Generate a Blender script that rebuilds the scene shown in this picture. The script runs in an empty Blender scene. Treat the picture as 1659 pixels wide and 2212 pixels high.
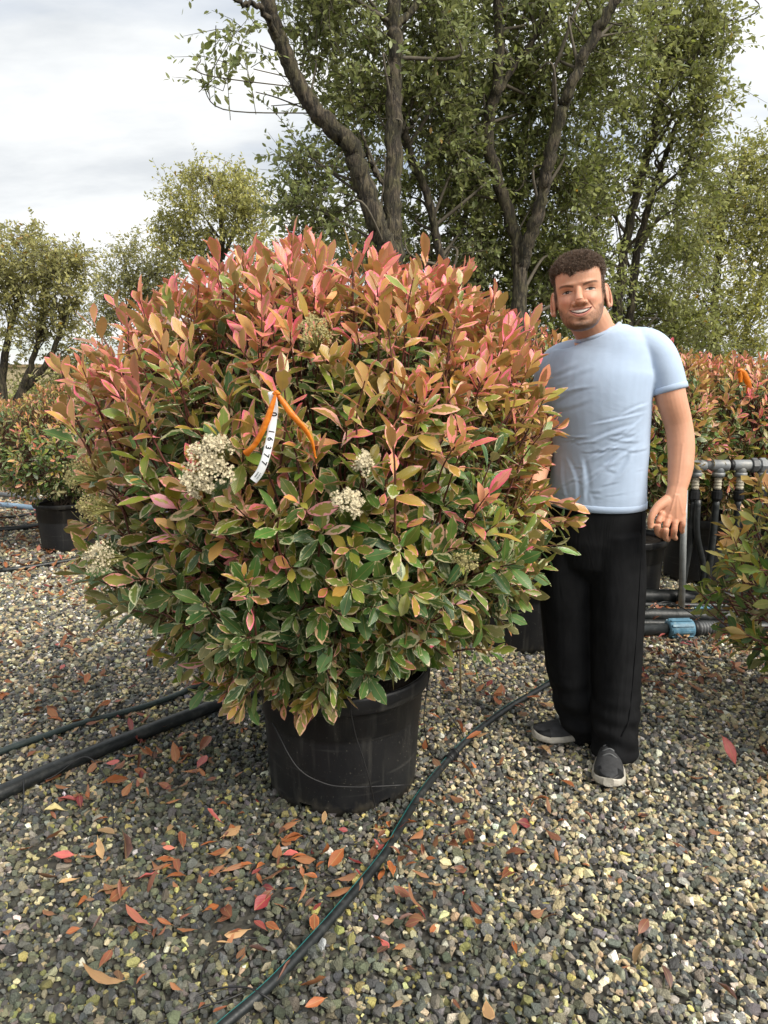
import bpy, bmesh, math
import numpy as np
from mathutils import Vector, Matrix, noise as mnoise

# ------------------------------------------------------------------ camera, sky, sun, exposure
scene = bpy.context.scene
COL = scene.collection
CAMZ, PITCH, F, CX, CY = 1.38, math.radians(10.6), 1534.0, 829.5, 1106.0
cam_d = bpy.data.cameras.new('camera')
cam = bpy.data.objects.new('camera', cam_d); COL.objects.link(cam)
cam.location = (0, 0, CAMZ); cam.rotation_euler = (math.pi/2 - PITCH, 0, 0)
cam_d.sensor_fit = 'VERTICAL'; cam_d.sensor_height = 36.0; cam_d.lens = 36.0*F/2212.0
cam_d.clip_start = 0.05; cam_d.clip_end = 3000
scene.camera = cam

SUN_EL, SUN_AZ = math.radians(45), math.radians(128)     # azimuth from +Y towards +X
world = bpy.data.worlds.new('World'); scene.world = world; world.use_nodes = True
def build_world():
    nt = world.node_tree; N = nt.nodes; Lk = nt.links; N.clear()
    out = N.new('ShaderNodeOutputWorld'); bg = N.new('ShaderNodeBackground')
    bg.inputs['Strength'].default_value = 0.10
    sky = N.new('ShaderNodeTexSky'); sky.sky_type = 'NISHITA'; sky.sun_disc = False
    sky.sun_elevation = SUN_EL; sky.sun_rotation = SUN_AZ
    tc = N.new('ShaderNodeTexCoord'); sep = N.new('ShaderNodeSeparateXYZ')
    Lk.new(tc.outputs['Generated'], sep.inputs[0])
    zz = N.new('ShaderNodeMath'); zz.operation = 'MAXIMUM'; zz.inputs[1].default_value = 0.0
    Lk.new(sep.outputs['Z'], zz.inputs[0])
    za = N.new('ShaderNodeMath'); za.operation = 'ADD'; za.inputs[1].default_value = 0.22
    Lk.new(zz.outputs[0], za.inputs[0])
    dx = N.new('ShaderNodeMath'); dx.operation = 'DIVIDE'; Lk.new(sep.outputs['X'], dx.inputs[0]); Lk.new(za.outputs[0], dx.inputs[1])
    dy = N.new('ShaderNodeMath'); dy.operation = 'DIVIDE'; Lk.new(sep.outputs['Y'], dy.inputs[0]); Lk.new(za.outputs[0], dy.inputs[1])
    cmb = N.new('ShaderNodeCombineXYZ'); Lk.new(dx.outputs[0], cmb.inputs[0]); Lk.new(dy.outputs[0], cmb.inputs[1])
    mp = N.new('ShaderNodeMapping'); mp.inputs['Rotation'].default_value = (0, 0, math.radians(24))
    mp.inputs['Scale'].default_value = (0.75, 1.5, 1); mp.inputs['Location'].default_value = (3.1, 0.4, 0)
    Lk.new(cmb.outputs[0], mp.inputs['Vector'])
    n1 = N.new('ShaderNodeTexNoise'); n1.inputs['Scale'].default_value = 1.15; n1.inputs['Detail'].default_value = 9
    n1.inputs['Roughness'].default_value = 0.5; n1.inputs['Distortion'].default_value = 0.25
    Lk.new(mp.outputs[0], n1.inputs['Vector'])
    cov = N.new('ShaderNodeMapRange'); cov.inputs[1].default_value = 0.28; cov.inputs[2].default_value = 0.46
    cov.inputs[3].default_value = 0.45; cov.inputs[4].default_value = 1.0; cov.clamp = True
    Lk.new(n1.outputs['Fac'], cov.inputs[0])
    n2 = N.new('ShaderNodeTexNoise'); n2.inputs['Scale'].default_value = 1.9; n2.inputs['Detail'].default_value = 7
    n2.inputs['Roughness'].default_value = 0.55
    mp2 = N.new('ShaderNodeMapping'); mp2.inputs['Location'].default_value = (7.7, 1.4, 4); Lk.new(mp.outputs[0], mp2.inputs['Vector'])
    Lk.new(mp2.outputs[0], n2.inputs['Vector'])
    rp = N.new('ShaderNodeValToRGB'); e = rp.color_ramp.elements
    e[0].position = 0.34; e[0].color = (6.3, 6.6, 6.9, 1); e[1].position = 0.66; e[1].color = (10.2, 10.1, 9.8, 1)
    em = rp.color_ramp.elements.new(0.5); em.color = (8.0, 8.2, 8.3, 1)
    Lk.new(n2.outputs['Fac'], rp.inputs[0])
    # thin cloud is a little brighter round the veiled sun
    sv = N.new('ShaderNodeVectorMath'); sv.operation = 'DOT_PRODUCT'
    sv.inputs[1].default_value = (math.cos(SUN_EL)*math.sin(SUN_AZ), math.cos(SUN_EL)*math.cos(SUN_AZ), math.sin(SUN_EL))
    Lk.new(tc.outputs['Generated'], sv.inputs[0])
    gl = N.new('ShaderNodeMapRange'); gl.inputs[1].default_value = -0.3; gl.inputs[2].default_value = 1.0
    gl.inputs[3].default_value = 0.83; gl.inputs[4].default_value = 1.12
    Lk.new(sv.outputs['Value'], gl.inputs[0])
    cm = N.new('ShaderNodeVectorMath'); cm.operation = 'SCALE'
    Lk.new(rp.outputs[0], cm.inputs[0]); Lk.new(gl.outputs[0], cm.inputs['Scale'])
    mix = N.new('ShaderNodeMix'); mix.data_type = 'RGBA'
    Lk.new(cov.outputs[0], mix.inputs[0]); Lk.new(sky.outputs[0], mix.inputs[6]); Lk.new(cm.outputs[0], mix.inputs[7])
    Lk.new(mix.outputs[2], bg.inputs['Color']); Lk.new(bg.outputs[0], out.inputs['Surface'])
build_world()
sun_d = bpy.data.lights.new('sun', 'SUN'); sun_d.energy = 3.4; sun_d.angle = math.radians(32); sun_d.color = (1.0, 0.93, 0.82)
sun = bpy.data.objects.new('sun', sun_d); COL.objects.link(sun)
sdir = Vector((math.cos(SUN_EL)*math.sin(SUN_AZ), math.cos(SUN_EL)*math.cos(SUN_AZ), math.sin(SUN_EL)))
sun.rotation_euler = sdir.to_track_quat('Z', 'Y').to_euler()
vs = scene.view_settings
vs.view_transform = 'Standard'; vs.look = 'None'; vs.exposure = 0.58; vs.gamma = 1.0; vs.use_curve_mapping = False
scene.render.engine = 'CYCLES'
cy = scene.cycles
cy.max_bounces = 6; cy.diffuse_bounces = 3; cy.glossy_bounces = 2; cy.transmission_bounces = 4; cy.transparent_max_bounces = 6
cy.caustics_reflective = False; cy.caustics_refractive = False
cy.use_denoising = True

# ------------------------------------------------------------------ helpers
cP, sP = math.cos(PITCH), math.sin(PITCH)
def ray(px, py):
    xc = (px-CX)/F; yc = (CY-py)/F
    return np.array([xc, cP+yc*sP, -sP+yc*cP])
def at(px, py, Y):
    d = ray(px, py); return d*(Y/d[1]) + np.array([0, 0, CAMZ])
def gnd(px, py, z=0.0):
    d = ray(px, py); return d*((z-CAMZ)/d[2]) + np.array([0, 0, CAMZ])
def proj(p):
    p = np.asarray(p, float); q = p - np.array([0, 0, CAMZ])
    dep = q[..., 1]*cP - q[..., 2]*sP
    up = q[..., 1]*sP + q[..., 2]*cP
    return CX + F*q[..., 0]/dep, CY - F*up/dep, dep
def nrm(v):
    v = np.asarray(v, float); return v/np.maximum(np.linalg.norm(v, axis=-1, keepdims=True), 1e-9)
def V3(*a): return np.array(a, float)

def mesh_np(name, verts, faces, smooth=True, attrs=None):
    """faces: (M,k) int array, or list of such arrays."""
    me = bpy.data.meshes.new(name)
    verts = np.ascontiguousarray(np.asarray(verts, np.float32).reshape(-1, 3))
    if not isinstance(faces, list): faces = [faces]
    faces = [np.asarray(f, np.int32) for f in faces if len(f)]
    me.vertices.add(len(verts)); me.vertices.foreach_set('co', verts.ravel())
    li = np.concatenate([f.ravel() for f in faces])
    tot = np.concatenate([np.full(len(f), f.shape[1], np.int32) for f in faces])
    start = np.concatenate([[0], np.cumsum(tot)[:-1]]).astype(np.int32)
    me.loops.add(len(li)); me.loops.foreach_set('vertex_index', li.astype(np.int32))
    me.polygons.add(len(tot)); me.polygons.foreach_set('loop_start', start)
    me.polygons.foreach_set('use_smooth', np.full(len(tot), smooth, bool))
    for k, (typ, arr) in (attrs or {}).items():
        a = me.attributes.new(k, typ, 'POINT'); arr = np.asarray(arr, np.float32)
        a.data.foreach_set({'FLOAT_COLOR': 'color', 'FLOAT_VECTOR': 'vector', 'FLOAT': 'value'}[typ], arr.ravel())
    me.update(calc_edges=True)
    return me
def link(name, me, mat=None, parent=None, loc=None):
    o = bpy.data.objects.new(name, me); COL.objects.link(o)
    if mat is not None and me is not None and not me.materials: me.materials.append(mat)
    if parent is not None: o.parent = parent
    if loc is not None: o.location = loc
    return o
def empty(name, loc=(0, 0, 0), rotz=0.0):
    o = bpy.data.objects.new(name, None); COL.objects.link(o); o.location = loc; o.rotation_euler = (0, 0, rotz)
    o.empty_display_size = 0.1
    return o
def tag(o, label=None, cat=None, group=None, kind=None):
    if label: o['label'] = label
    if cat: o['category'] = cat
    if group: o['group'] = group
    if kind: o['kind'] = kind
    return o

class MB:                      # collects verts and faces for one mesh
    def __init__(s): s.v = []; s.q = []; s.t = []; s.n = 0
    def add(s, v, q=None, t=None):
        v = np.asarray(v, float).reshape(-1, 3)
        if q is not None and len(q): s.q.append(np.asarray(q, int)+s.n)
        if t is not None and len(t): s.t.append(np.asarray(t, int)+s.n)
        s.v.append(v); s.n += len(v)
    def tube(s, pts, rad, sides=8, cap=True, side=None, flat=None, jit=0, rng=None):
        pts = np.asarray(pts, float); n = len(pts)
        rad = np.broadcast_to(np.asarray(rad, float), (n,)) if np.ndim(rad) <= 1 else rad
        rx, ry = (rad, rad) if np.ndim(rad) == 1 else (rad[:, 0], rad[:, 1])
        tan = nrm(np.gradient(pts, axis=0))
        if side is None:
            ref = np.tile(V3(0, 0, 1), (n, 1)); m = np.abs(tan[:, 2]) > 0.9; 
            if m.mean() > 0.3: ref[:] = V3(1, 0, 0)
            elif m.any(): ref[:] = V3(0.3, 0.2, 0.93)
            a = nrm(np.cross(tan, ref))
        else:
            a = np.tile(np.asarray(side, float), (n, 1)); a = nrm(a - tan*np.sum(a*tan, 1, keepdims=True))
        b = np.cross(tan, a)
        th = np.arange(sides)*2*math.pi/sides
        c = np.cos(th)[None, :, None]; sn = np.sin(th)[None, :, None]
        R = np.ones((n, sides, 1))
        if jit: R = 1 + jit*rng.standard_normal((n, sides, 1))
        ring = pts[:, None, :] + R*(a[:, None, :]*c*rx[:, None, None] + b[:, None, :]*sn*ry[:, None, None])
        v = ring.reshape(-1, 3)
        i = np.arange(n-1)[:, None]*sides; j = np.arange(sides)[None, :]; k = (j+1) % sides
        q = np.stack([i+j, i+k, i+sides+k, i+sides+j], -1).reshape(-1, 4)
        t = []
        if cap:
            v = np.concatenate([v, pts[:1], pts[-1:]]); c0 = n*sides
            jj = np.arange(sides); kk = (jj+1) % sides
            t = np.concatenate([np.stack([kk, jj, np.full(sides, c0)], -1), np.stack([(n-1)*sides+jj, (n-1)*sides+kk, np.full(sides, c0+1)], -1)])
        s.add(v, q, t)
    def box(s, c, sx, sy, sz, ax=None):
        c = np.asarray(c, float); ax = np.eye(3) if ax is None else ax
        v = np.array([[x, y, z] for x in (-1, 1) for y in (-1, 1) for z in (-1, 1)], float)*V3(sx, sy, sz)/2
        s.add(c + v@ax, [[0, 1, 3, 2], [4, 6, 7, 5], [0, 4, 5, 1], [2, 3, 7, 6], [0, 2, 6, 4], [1, 5, 7, 3]])
    def ball(s, c, r, seg=16, rings=10, ax=None):
        c = np.asarray(c, float); r = np.broadcast_to(np.asarray(r, float), (3,)); ax = np.eye(3) if ax is None else ax
        ph = np.linspace(0, math.pi, rings+1); th = np.arange(seg)*2*math.pi/seg
        v = np.stack([np.sin(ph)[:, None]*np.cos(th), np.sin(ph)[:, None]*np.sin(th), np.cos(ph)[:, None]+0*th], -1).reshape(-1, 3)
        i = np.arange(rings)[:, None]*seg; j = np.arange(seg)[None, :]; k = (j+1) % seg
        s.add(c + (v*r)@ax, np.stack([i+j, i+seg+j, i+seg+k, i+k], -1).reshape(-1, 4))
    def lathe(s, prof, c=(0, 0, 0), seg=48, skip=None):
        prof = np.asarray(prof, float); n = len(prof); th = np.arange(seg)*2*math.pi/seg
        v = np.stack([prof[:, 0:1]*np.cos(th), prof[:, 0:1]*np.sin(th), prof[:, 1:2]+0*th], -1).reshape(-1, 3)+np.asarray(c, float)
        i = np.arange(n-1)[:, None]*seg; j = np.arange(seg)[None, :]; k = (j+1) % seg
        q = np.stack([i+j, i+k, i+seg+k, i+seg+j], -1)
        if skip is not None:
            keep = np.array([[not skip(a, b) for b in range(seg)] for a in range(n-1)]); q = q[keep]
        s.add(v, q.reshape(-1, 4))
    def mesh(s, name, smooth=True, attrs=None):
        f = []
        if s.q: f.append(np.concatenate(s.q))
        if s.t: f.append(np.concatenate(s.t))
        return mesh_np(name, np.concatenate(s.v), f, smooth, attrs)
    def build(s, name, mat, parent=None, smooth=True, loc=None, attrs=None):
        return link(name, s.mesh(name, smooth, attrs), mat, parent, loc)

def smooth_line(pts, per=6):
    P = np.asarray(pts, float); n = len(P)
    Q = np.concatenate([2*P[:1]-P[1:2], P, 2*P[-1:]-P[-2:-1]])
    out = []
    for i in range(n-1):
        p0, p1, p2, p3 = Q[i:i+4]
        for t in np.arange(per)/per:
            out.append(0.5*((2*p1)+(-p0+p2)*t+(2*p0-5*p1+4*p2-p3)*t*t+(-p0+3*p1-3*p2+p3)*t**3))
    out.append(P[-1]); return np.array(out)

# ------------------------------------------------------------------ materials
def new_mat(name):
    m = bpy.data.materials.new(name); m.use_nodes = True
    return m, m.node_tree.nodes, m.node_tree.links, m.node_tree.nodes['Principled BSDF']
def ramp(N, stops):
    r = N.new('ShaderNodeValToRGB'); e = r.color_ramp.elements
    while len(e) < len(stops): e.new(0.5)
    for el, (p, c) in zip(e, stops): el.position = p; el.color = (*c, 1)
    return r
def pmat(name, col, rough=0.6, var=0.25, scale=20, bump=0.1, bscale=60, metal=0.0, spec=0.5, dirt=None, coords='Object', stretch=(1, 1, 1)):
    m, N, L, b = new_mat(name)
    tc = N.new('ShaderNodeTexCoord'); mp = N.new('ShaderNodeMapping'); mp.inputs['Scale'].default_value = stretch
    L.new(tc.outputs[coords], mp.inputs['Vector'])
    n = N.new('ShaderNodeTexNoise'); n.inputs['Scale'].default_value = scale; n.inputs['Detail'].default_value = 6
    L.new(mp.outputs[0], n.inputs['Vector'])
    c = np.array(col, float); hi = dirt if dirt is not None else tuple(np.clip(c*(1+var), 0, 1))
    r = ramp(N, [(0.3, tuple(c*(1-var))), (0.55, tuple(c)), (0.75, hi)])
    L.new(n.outputs['Fac'], r.inputs[0]); L.new(r.outputs[0], b.inputs['Base Color'])
    b.inputs['Roughness'].default_value = rough; b.inputs['Metallic'].default_value = metal
    b.inputs['Specular IOR Level'].default_value = spec
    if bump:
        n2 = N.new('ShaderNodeTexNoise'); n2.inputs['Scale'].default_value = bscale; n2.inputs['Detail'].default_value = 5
        L.new(mp.outputs[0], n2.inputs['Vector'])
        bp = N.new('ShaderNodeBump'); bp.inputs['Strength'].default_value = bump; bp.inputs['Distance'].default_value = 0.01
        L.new(n2.outputs['Fac'], bp.inputs['Height']); L.new(bp.outputs[0], b.inputs['Normal'])
    return m

def leaf_material(name, rough=0.31, transl=0.22, backmix=0.42, backcol=(0.46, 0.35, 0.19), veins=True, margin=True):
    m, N, L, b = new_mat(name)
    ca = N.new('ShaderNodeAttribute'); ca.attribute_name = 'ca'
    col = ca.outputs['Color']
    if margin:
        cb = N.new('ShaderNodeAttribute'); cb.attribute_name = 'cb'
        lf = N.new('ShaderNodeAttribute'); lf.attribute_name = 'lf'
        sp = N.new('ShaderNodeSeparateXYZ'); L.new(lf.outputs['Vector'], sp.inputs[0])
        ab = N.new('ShaderNodeMath'); ab.operation = 'ABSOLUTE'; L.new(sp.outputs[0], ab.inputs[0])
        ed = N.new('ShaderNodeMath'); ed.operation = 'SUBTRACT'; L.new(sp.outputs[2], ed.inputs[0]); L.new(ab.outputs[0], ed.inputs[1])
        geo = N.new('ShaderNodeNewGeometry')
        nz = N.new('ShaderNodeTexNoise'); nz.inputs['Scale'].default_value = 75; nz.inputs['Detail'].default_value = 3
        L.new(geo.outputs['Position'], nz.inputs['Vector'])
        # marbled margin: edge distance minus noise
        a1 = N.new('ShaderNodeMath'); a1.operation = 'MULTIPLY_ADD'; a1.inputs[1].default_value = -1.7; a1.inputs[2].default_value = 0.87
        L.new(nz.outputs['Fac'], a1.inputs[0])
        a2 = N.new('ShaderNodeMath'); a2.operation = 'ADD'; L.new(ed.outputs[0], a2.inputs[0]); L.new(a1.outputs[0], a2.inputs[1])
        a3 = N.new('ShaderNodeMath'); a3.operation = 'SUBTRACT'; L.new(cb.outputs['Alpha'], a3.inputs[0]); L.new(a2.outputs[0], a3.inputs[1])
        mr = N.new('ShaderNodeMapRange'); mr.inputs[1].default_value = -0.04; mr.inputs[2].default_value = 0.04
        L.new(a3.outputs[0], mr.inputs[0])
        mx = N.new('ShaderNodeMix'); mx.data_type = 'RGBA'; L.new(mr.outputs[0], mx.inputs[0]); L.new(col, mx.inputs[6]); L.new(cb.outputs['Color'], mx.inputs[7])
        # midrib, paler
        rb = N.new('ShaderNodeMapRange'); rb.inputs[1].default_value = 0.03; rb.inputs[2].default_value = 0.07; rb.inputs[3].default_value = 0.45; rb.inputs[4].default_value = 0
        L.new(ab.outputs[0], rb.inputs[0])
        mx2 = N.new('ShaderNodeMix'); mx2.data_type = 'RGBA'; mx2.inputs[7].default_value = (0.36, 0.27, 0.10, 1)
        L.new(rb.outputs[0], mx2.inputs[0]); L.new(mx.outputs[2], mx2.inputs[6]); col = mx2.outputs[2]
        # mottle
        n3 = N.new('ShaderNodeTexNoise'); n3.inputs['Scale'].default_value = 40; n3.inputs['Detail'].default_value = 4
        L.new(geo.outputs['Position'], n3.inputs['Vector'])
        h = N.new('ShaderNodeHueSaturation'); L.new(col, h.inputs['Color'])
        hm = N.new('ShaderNodeMapRange'); hm.inputs[3].default_value = 0.72; hm.inputs[4].default_value = 1.28; L.new(n3.outputs['Fac'], hm.inputs[0])
        L.new(hm.outputs[0], h.inputs['Value']); col = h.outputs['Color']
        if veins:
            v1 = N.new('ShaderNodeMath'); v1.operation = 'MULTIPLY_ADD'; v1.inputs[1].default_value = -0.35
            L.new(ab.outputs[0], v1.inputs[0]); L.new(sp.outputs[1], v1.inputs[2])
            v2 = N.new('ShaderNodeMath'); v2.operation = 'MULTIPLY'; v2.inputs[1].default_value = 75; L.new(v1.outputs[0], v2.inputs[0])
            v3 = N.new('ShaderNodeMath'); v3.operation = 'SINE'; L.new(v2.outputs[0], v3.inputs[0])
            bp = N.new('ShaderNodeBump'); bp.inputs['Strength'].default_value = 0.16; bp.inputs['Distance'].default_value = 0.0015
            L.new(v3.outputs[0], bp.inputs['Height']); L.new(bp.outputs[0], b.inputs['Normal'])
    g2 = N.new('ShaderNodeNewGeometry')
    bf = N.new('ShaderNodeMath'); bf.operation = 'MULTIPLY'; bf.inputs[1].default_value = backmix; L.new(g2.outputs['Backfacing'], bf.inputs[0])
    mb = N.new('ShaderNodeMix'); mb.data_type = 'RGBA'; mb.inputs[7].default_value = (*backcol, 1)
    L.new(bf.outputs[0], mb.inputs[0]); L.new(col, mb.inputs[6]); col = mb.outputs[2]
    L.new(col, b.inputs['Base Color'])
    b.inputs['Roughness'].default_value = rough
    rr = N.new('ShaderNodeMapRange'); rr.inputs[3].default_value = rough; rr.inputs[4].default_value = 0.7
    L.new(g2.outputs['Backfacing'], rr.inputs[0]); L.new(rr.outputs[0], b.inputs['Roughness'])
    tr = N.new('ShaderNodeBsdfTranslucent'); hs = N.new('ShaderNodeHueSaturation'); hs.inputs['Saturation'].default_value = 1.15; hs.inputs['Value'].default_value = 1.2
    L.new(col, hs.inputs['Color']); L.new(hs.outputs[0], tr.inputs['Color'])
    ms = N.new('ShaderNodeMixShader'); ms.inputs[0].default_value = transl
    out = N['Material Output']; L.new(b.outputs[0], ms.inputs[1]); L.new(tr.outputs[0], ms.inputs[2]); L.new(ms.outputs[0], out.inputs['Surface'])
    return m

M = {}
M['leaf'] = leaf_material('shrub_leaf')
M['dry_leaf'] = leaf_material('dry_leaf', rough=0.5, transl=0.1, backmix=0.35, backcol=(0.36, 0.2, 0.1))
M['oak_leaf'] = leaf_material('oak_leaf', rough=0.42, transl=0.42, backmix=0.5, backcol=(0.30, 0.31, 0.17), margin=False)
M['stem'] = pmat('red_stem', (0.10, 0.030, 0.022), 0.55, 0.4, 60, 0.1, 200)
M['wood'] = pmat('shrub_wood', (0.09, 0.065, 0.045), 0.85, 0.4, 40, 0.4, 120)
M['plastic'] = pmat('black_plastic', (0.0085, 0.0090, 0.0105), 0.48, 0.5, 9, 0.12, 35, spec=.35, dirt=(0.022, 0.022, 0.021), stretch=(1, 1, 0.35))
M['hose'] = pmat('black_hose', (0.016, 0.019, 0.020), 0.40, 0.4, 30, 0.1, 90, dirt=(0.05, 0.052, 0.05))
M['wire'] = pmat('drip_line', (0.014, 0.014, 0.015), 0.5, 0.3, 40, 0)
M['teal'] = pmat('teal_stripe', (0.04, 0.30, 0.29), 0.45, 0.2, 60, 0)
M['greyblue'] = pmat('grey_blue_pipe', (0.12, 0.15, 0.165), 0.5, 0.3, 25, 0.1, 80)
M['pvc'] = pmat('grey_pvc', (0.20, 0.215, 0.225), 0.45, 0.2, 22, 0.1, 90, dirt=(0.30, 0.29, 0.26))
M['pvc_dark'] = pmat('dark_grey_pvc', (0.09, 0.095, 0.10), 0.45, 0.25, 22, 0.1, 90)
M['thread'] = pmat('aged_thread', (0.42, 0.38, 0.29), 0.6, 0.35, 70, 0.3, 120)
M['zinc'] = pmat('galvanised', (0.33, 0.35, 0.35), 0.5, 0.25, 30, 0.1, 80, metal=0.4)
M['bluecap'] = pmat('blue_coupling', (0.09, 0.21, 0.30), 0.5, 0.3, 40, 0.15, 90, dirt=(0.22, 0.32, 0.36))
M['soil'] = pmat('potting_soil', (0.03, 0.022, 0.016), 0.95, 0.5, 90, 0.8, 140)
M['paper'] = pmat('white_tag', (0.82, 0.83, 0.84), 0.45, 0.03, 20, 0)
M['ink'] = pmat('black_ink', (0.015, 0.015, 0.016), 0.5, 0.1, 20, 0)

# bark
def bark_mat(name, lo, hi):
    m, N, L, b = new_mat(name)
    tc = N.new('ShaderNodeTexCoord'); mp = N.new('ShaderNodeMapping'); mp.inputs['Scale'].default_value = (1, 1, 0.22)
    L.new(tc.outputs['Object'], mp.inputs['Vector'])
    n = N.new('ShaderNodeTexNoise'); n.inputs['Scale'].default_value = 42; n.inputs['Detail'].default_value = 9; n.inputs['Roughness'].default_value = 0.62; n.inputs['Distortion'].default_value = 0.9
    L.new(mp.outputs[0], n.inputs['Vector'])
    n2 = N.new('ShaderNodeTexNoise'); n2.inputs['Scale'].default_value = 9; n2.inputs['Detail'].default_value = 4; L.new(tc.outputs['Object'], n2.inputs['Vector'])
    r = ramp(N, [(0.34, tuple(np.array(lo)*.5)), (0.46, lo), (0.58, hi), (0.74, tuple(np.array(hi)*1.5))]); L.new(n.outputs['Fac'], r.inputs[0])
    r2 = ramp(N, [(0.4, (1, 1, 1)), (0.68, (.80, .92, .62))]); L.new(n2.outputs['Fac'], r2.inputs[0])
    mx = N.new('ShaderNodeMix'); mx.data_type = 'RGBA'; mx.blend_type = 'MULTIPLY'; mx.inputs[0].default_value = 1
    L.new(r.outputs[0], mx.inputs[6]); L.new(r2.outputs[0], mx.inputs[7]); L.new(mx.outputs[2], b.inputs['Base Color'])
    b.inputs['Roughness'].default_value = 0.92
    bp = N.new('ShaderNodeBump'); bp.inputs['Strength'].default_value = 1.0; bp.inputs['Distance'].default_value = 0.03
    L.new(n.outputs['Fac'], bp.inputs['Height']); L.new(bp.outputs[0], b.inputs['Normal'])
    return m
M['bark'] = bark_mat('oak_bark', (0.036, 0.029, 0.021), (0.105, 0.084, 0.056))
M['twig'] = pmat('twig_bark', (0.10, 0.085, 0.06), 0.85, 0.3, 40, 0)

def pot_material():
    m, N, L, b = new_mat('pot_plastic'); tc = N.new('ShaderNodeTexCoord')
    def noise(scale, st, det=6):
        mp = N.new('ShaderNodeMapping'); mp.inputs['Scale'].default_value = st; L.new(tc.outputs['Object'], mp.inputs['Vector']); n = N.new('ShaderNodeTexNoise'); n.inputs['Scale'].default_value = scale; n.inputs['Detail'].default_value = det; L.new(mp.outputs[0], n.inputs['Vector']); return n.outputs['Fac']
    col = None
    def over(fac, lo, hi, c, amt):
        nonlocal col
        mr = N.new('ShaderNodeMapRange'); mr.inputs[1].default_value = lo; mr.inputs[2].default_value = hi; mr.inputs[4].default_value = amt; L.new(fac, mr.inputs[0])
        mx = N.new('ShaderNodeMix'); mx.data_type = 'RGBA'; mx.inputs[7].default_value = (*c, 1); L.new(mr.outputs[0], mx.inputs[0])
        if col is None: mx.inputs[6].default_value = (.0075, .0080, .0095, 1)
        else: L.new(col, mx.inputs[6])
        col = mx.outputs[2]
    over(noise(6, (1, 1, .6)), .5, .75, (.024, .024, .024), .8); over(noise(24, (1, 1, .07)), .55, .68, (.060, .058, .052), .6); over(noise(9, (.4, .4, 5)), .60, .70, (.06, .06, .056), .4); over(noise(140, (1, 1, 1), 2), .68, .74, (.18, .17, .14), .45)
    sp = N.new('ShaderNodeSeparateXYZ'); L.new(tc.outputs['Object'], sp.inputs[0]); nz = noise(30, (1, 1, .6)); ad = N.new('ShaderNodeMath'); ad.operation = 'MULTIPLY_ADD'; ad.inputs[1].default_value = .16; L.new(nz, ad.inputs[0]); L.new(sp.outputs[2], ad.inputs[2])
    over(ad.outputs[0], .125, .075, (.07, .062, .048), .55)
    L.new(col, b.inputs['Base Color']); b.inputs['Roughness'].default_value = .45; b.inputs['Specular IOR Level'].default_value = .4
    bp = N.new('ShaderNodeBump'); bp.inputs['Strength'].default_value = .18; bp.inputs['Distance'].default_value = .01; L.new(noise(14, (1, 1, .25)), bp.inputs['Height']); L.new(bp.outputs[0], b.inputs['Normal'])
    return m
M['pot'] = pot_material()
# ------------------------------------------------------------------ leaves in bulk
ROW_V = np.array([0, .13, .26, .42, .60, .77, .91, 1.0]); ROW_W = np.array([.06, .07, .46, .80, 1.0, .88, .42, .02])
def leaf_verts(base, d, n, Ln, W, curl, fold, wave, rng):
    """-> verts (N,24,3), lf (N,24,3)"""
    N = len(base); R = len(ROW_V)
    d = nrm(d); n = nrm(n - d*np.sum(n*d, 1, keepdims=True)); s = np.cross(d, n)
    v = ROW_V[None, :]; w = ROW_W[None, :]*(1+0.0*v)
    w = np.repeat(w, N, 0); w[:, 2:6] *= 1+rng.normal(0, .06, (N, 4))
    ctr = base[:, None, :] + d[:, None, :]*(Ln[:, None]*v)[..., None]*(1-0.25*np.abs(curl[:, None])*v**2)[..., None] \
        - n[:, None, :]*(Ln*curl)[:, None, None]*(v**2)[..., None]
    half = (W[:, None]*w/2)
    cf, sf = np.cos(fold)[:, None], np.sin(fold)[:, None]
    out = np.empty((N, R, 3, 3)); out[:, :, 1] = ctr
    for k, sg in ((0, -1), (2, 1)):
        wv = wave[:, None]*rng.normal(0, 1, (N, R))*W[:, None]*w
        out[:, :, k] = ctr + sg*s[:, None, :]*(half*cf)[..., None] + n[:, None, :]*(half*sf+wv)[..., None]
    lf = np.zeros((N, R, 3, 3)); lf[..., 1] = ROW_V[None, :, None]; lf[..., 2] = ROW_W[None, :, None]
    lf[:, :, 0, 0] = -ROW_W; lf[:, :, 2, 0] = ROW_W
    return out.reshape(N, R*3, 3), lf.reshape(N, R*3, 3)
_i = np.arange(len(ROW_V)-1)[:, None]*3; _j = np.arange(2)[None, :]
LEAF_Q = np.stack([_i+_j, _i+_j+1, _i+_j+4, _i+_j+3], -1).reshape(-1, 4)
def leaf_mesh(name, V, lf, ca, cb):
    N, K = V.shape[:2]
    q = (LEAF_Q[None]+np.arange(N)[:, None, None]*K).reshape(-1, 4)
    c4 = np.ones((N, K, 4)); c4[..., :3] = ca[:, None, :]
    b4 = np.repeat(cb[:, None, :], K, 1)
    return mesh_np(name, V, q, True, {'ca': ('FLOAT_COLOR', c4), 'cb': ('FLOAT_COLOR', b4), 'lf': ('FLOAT_VECTOR', lf)})

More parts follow.
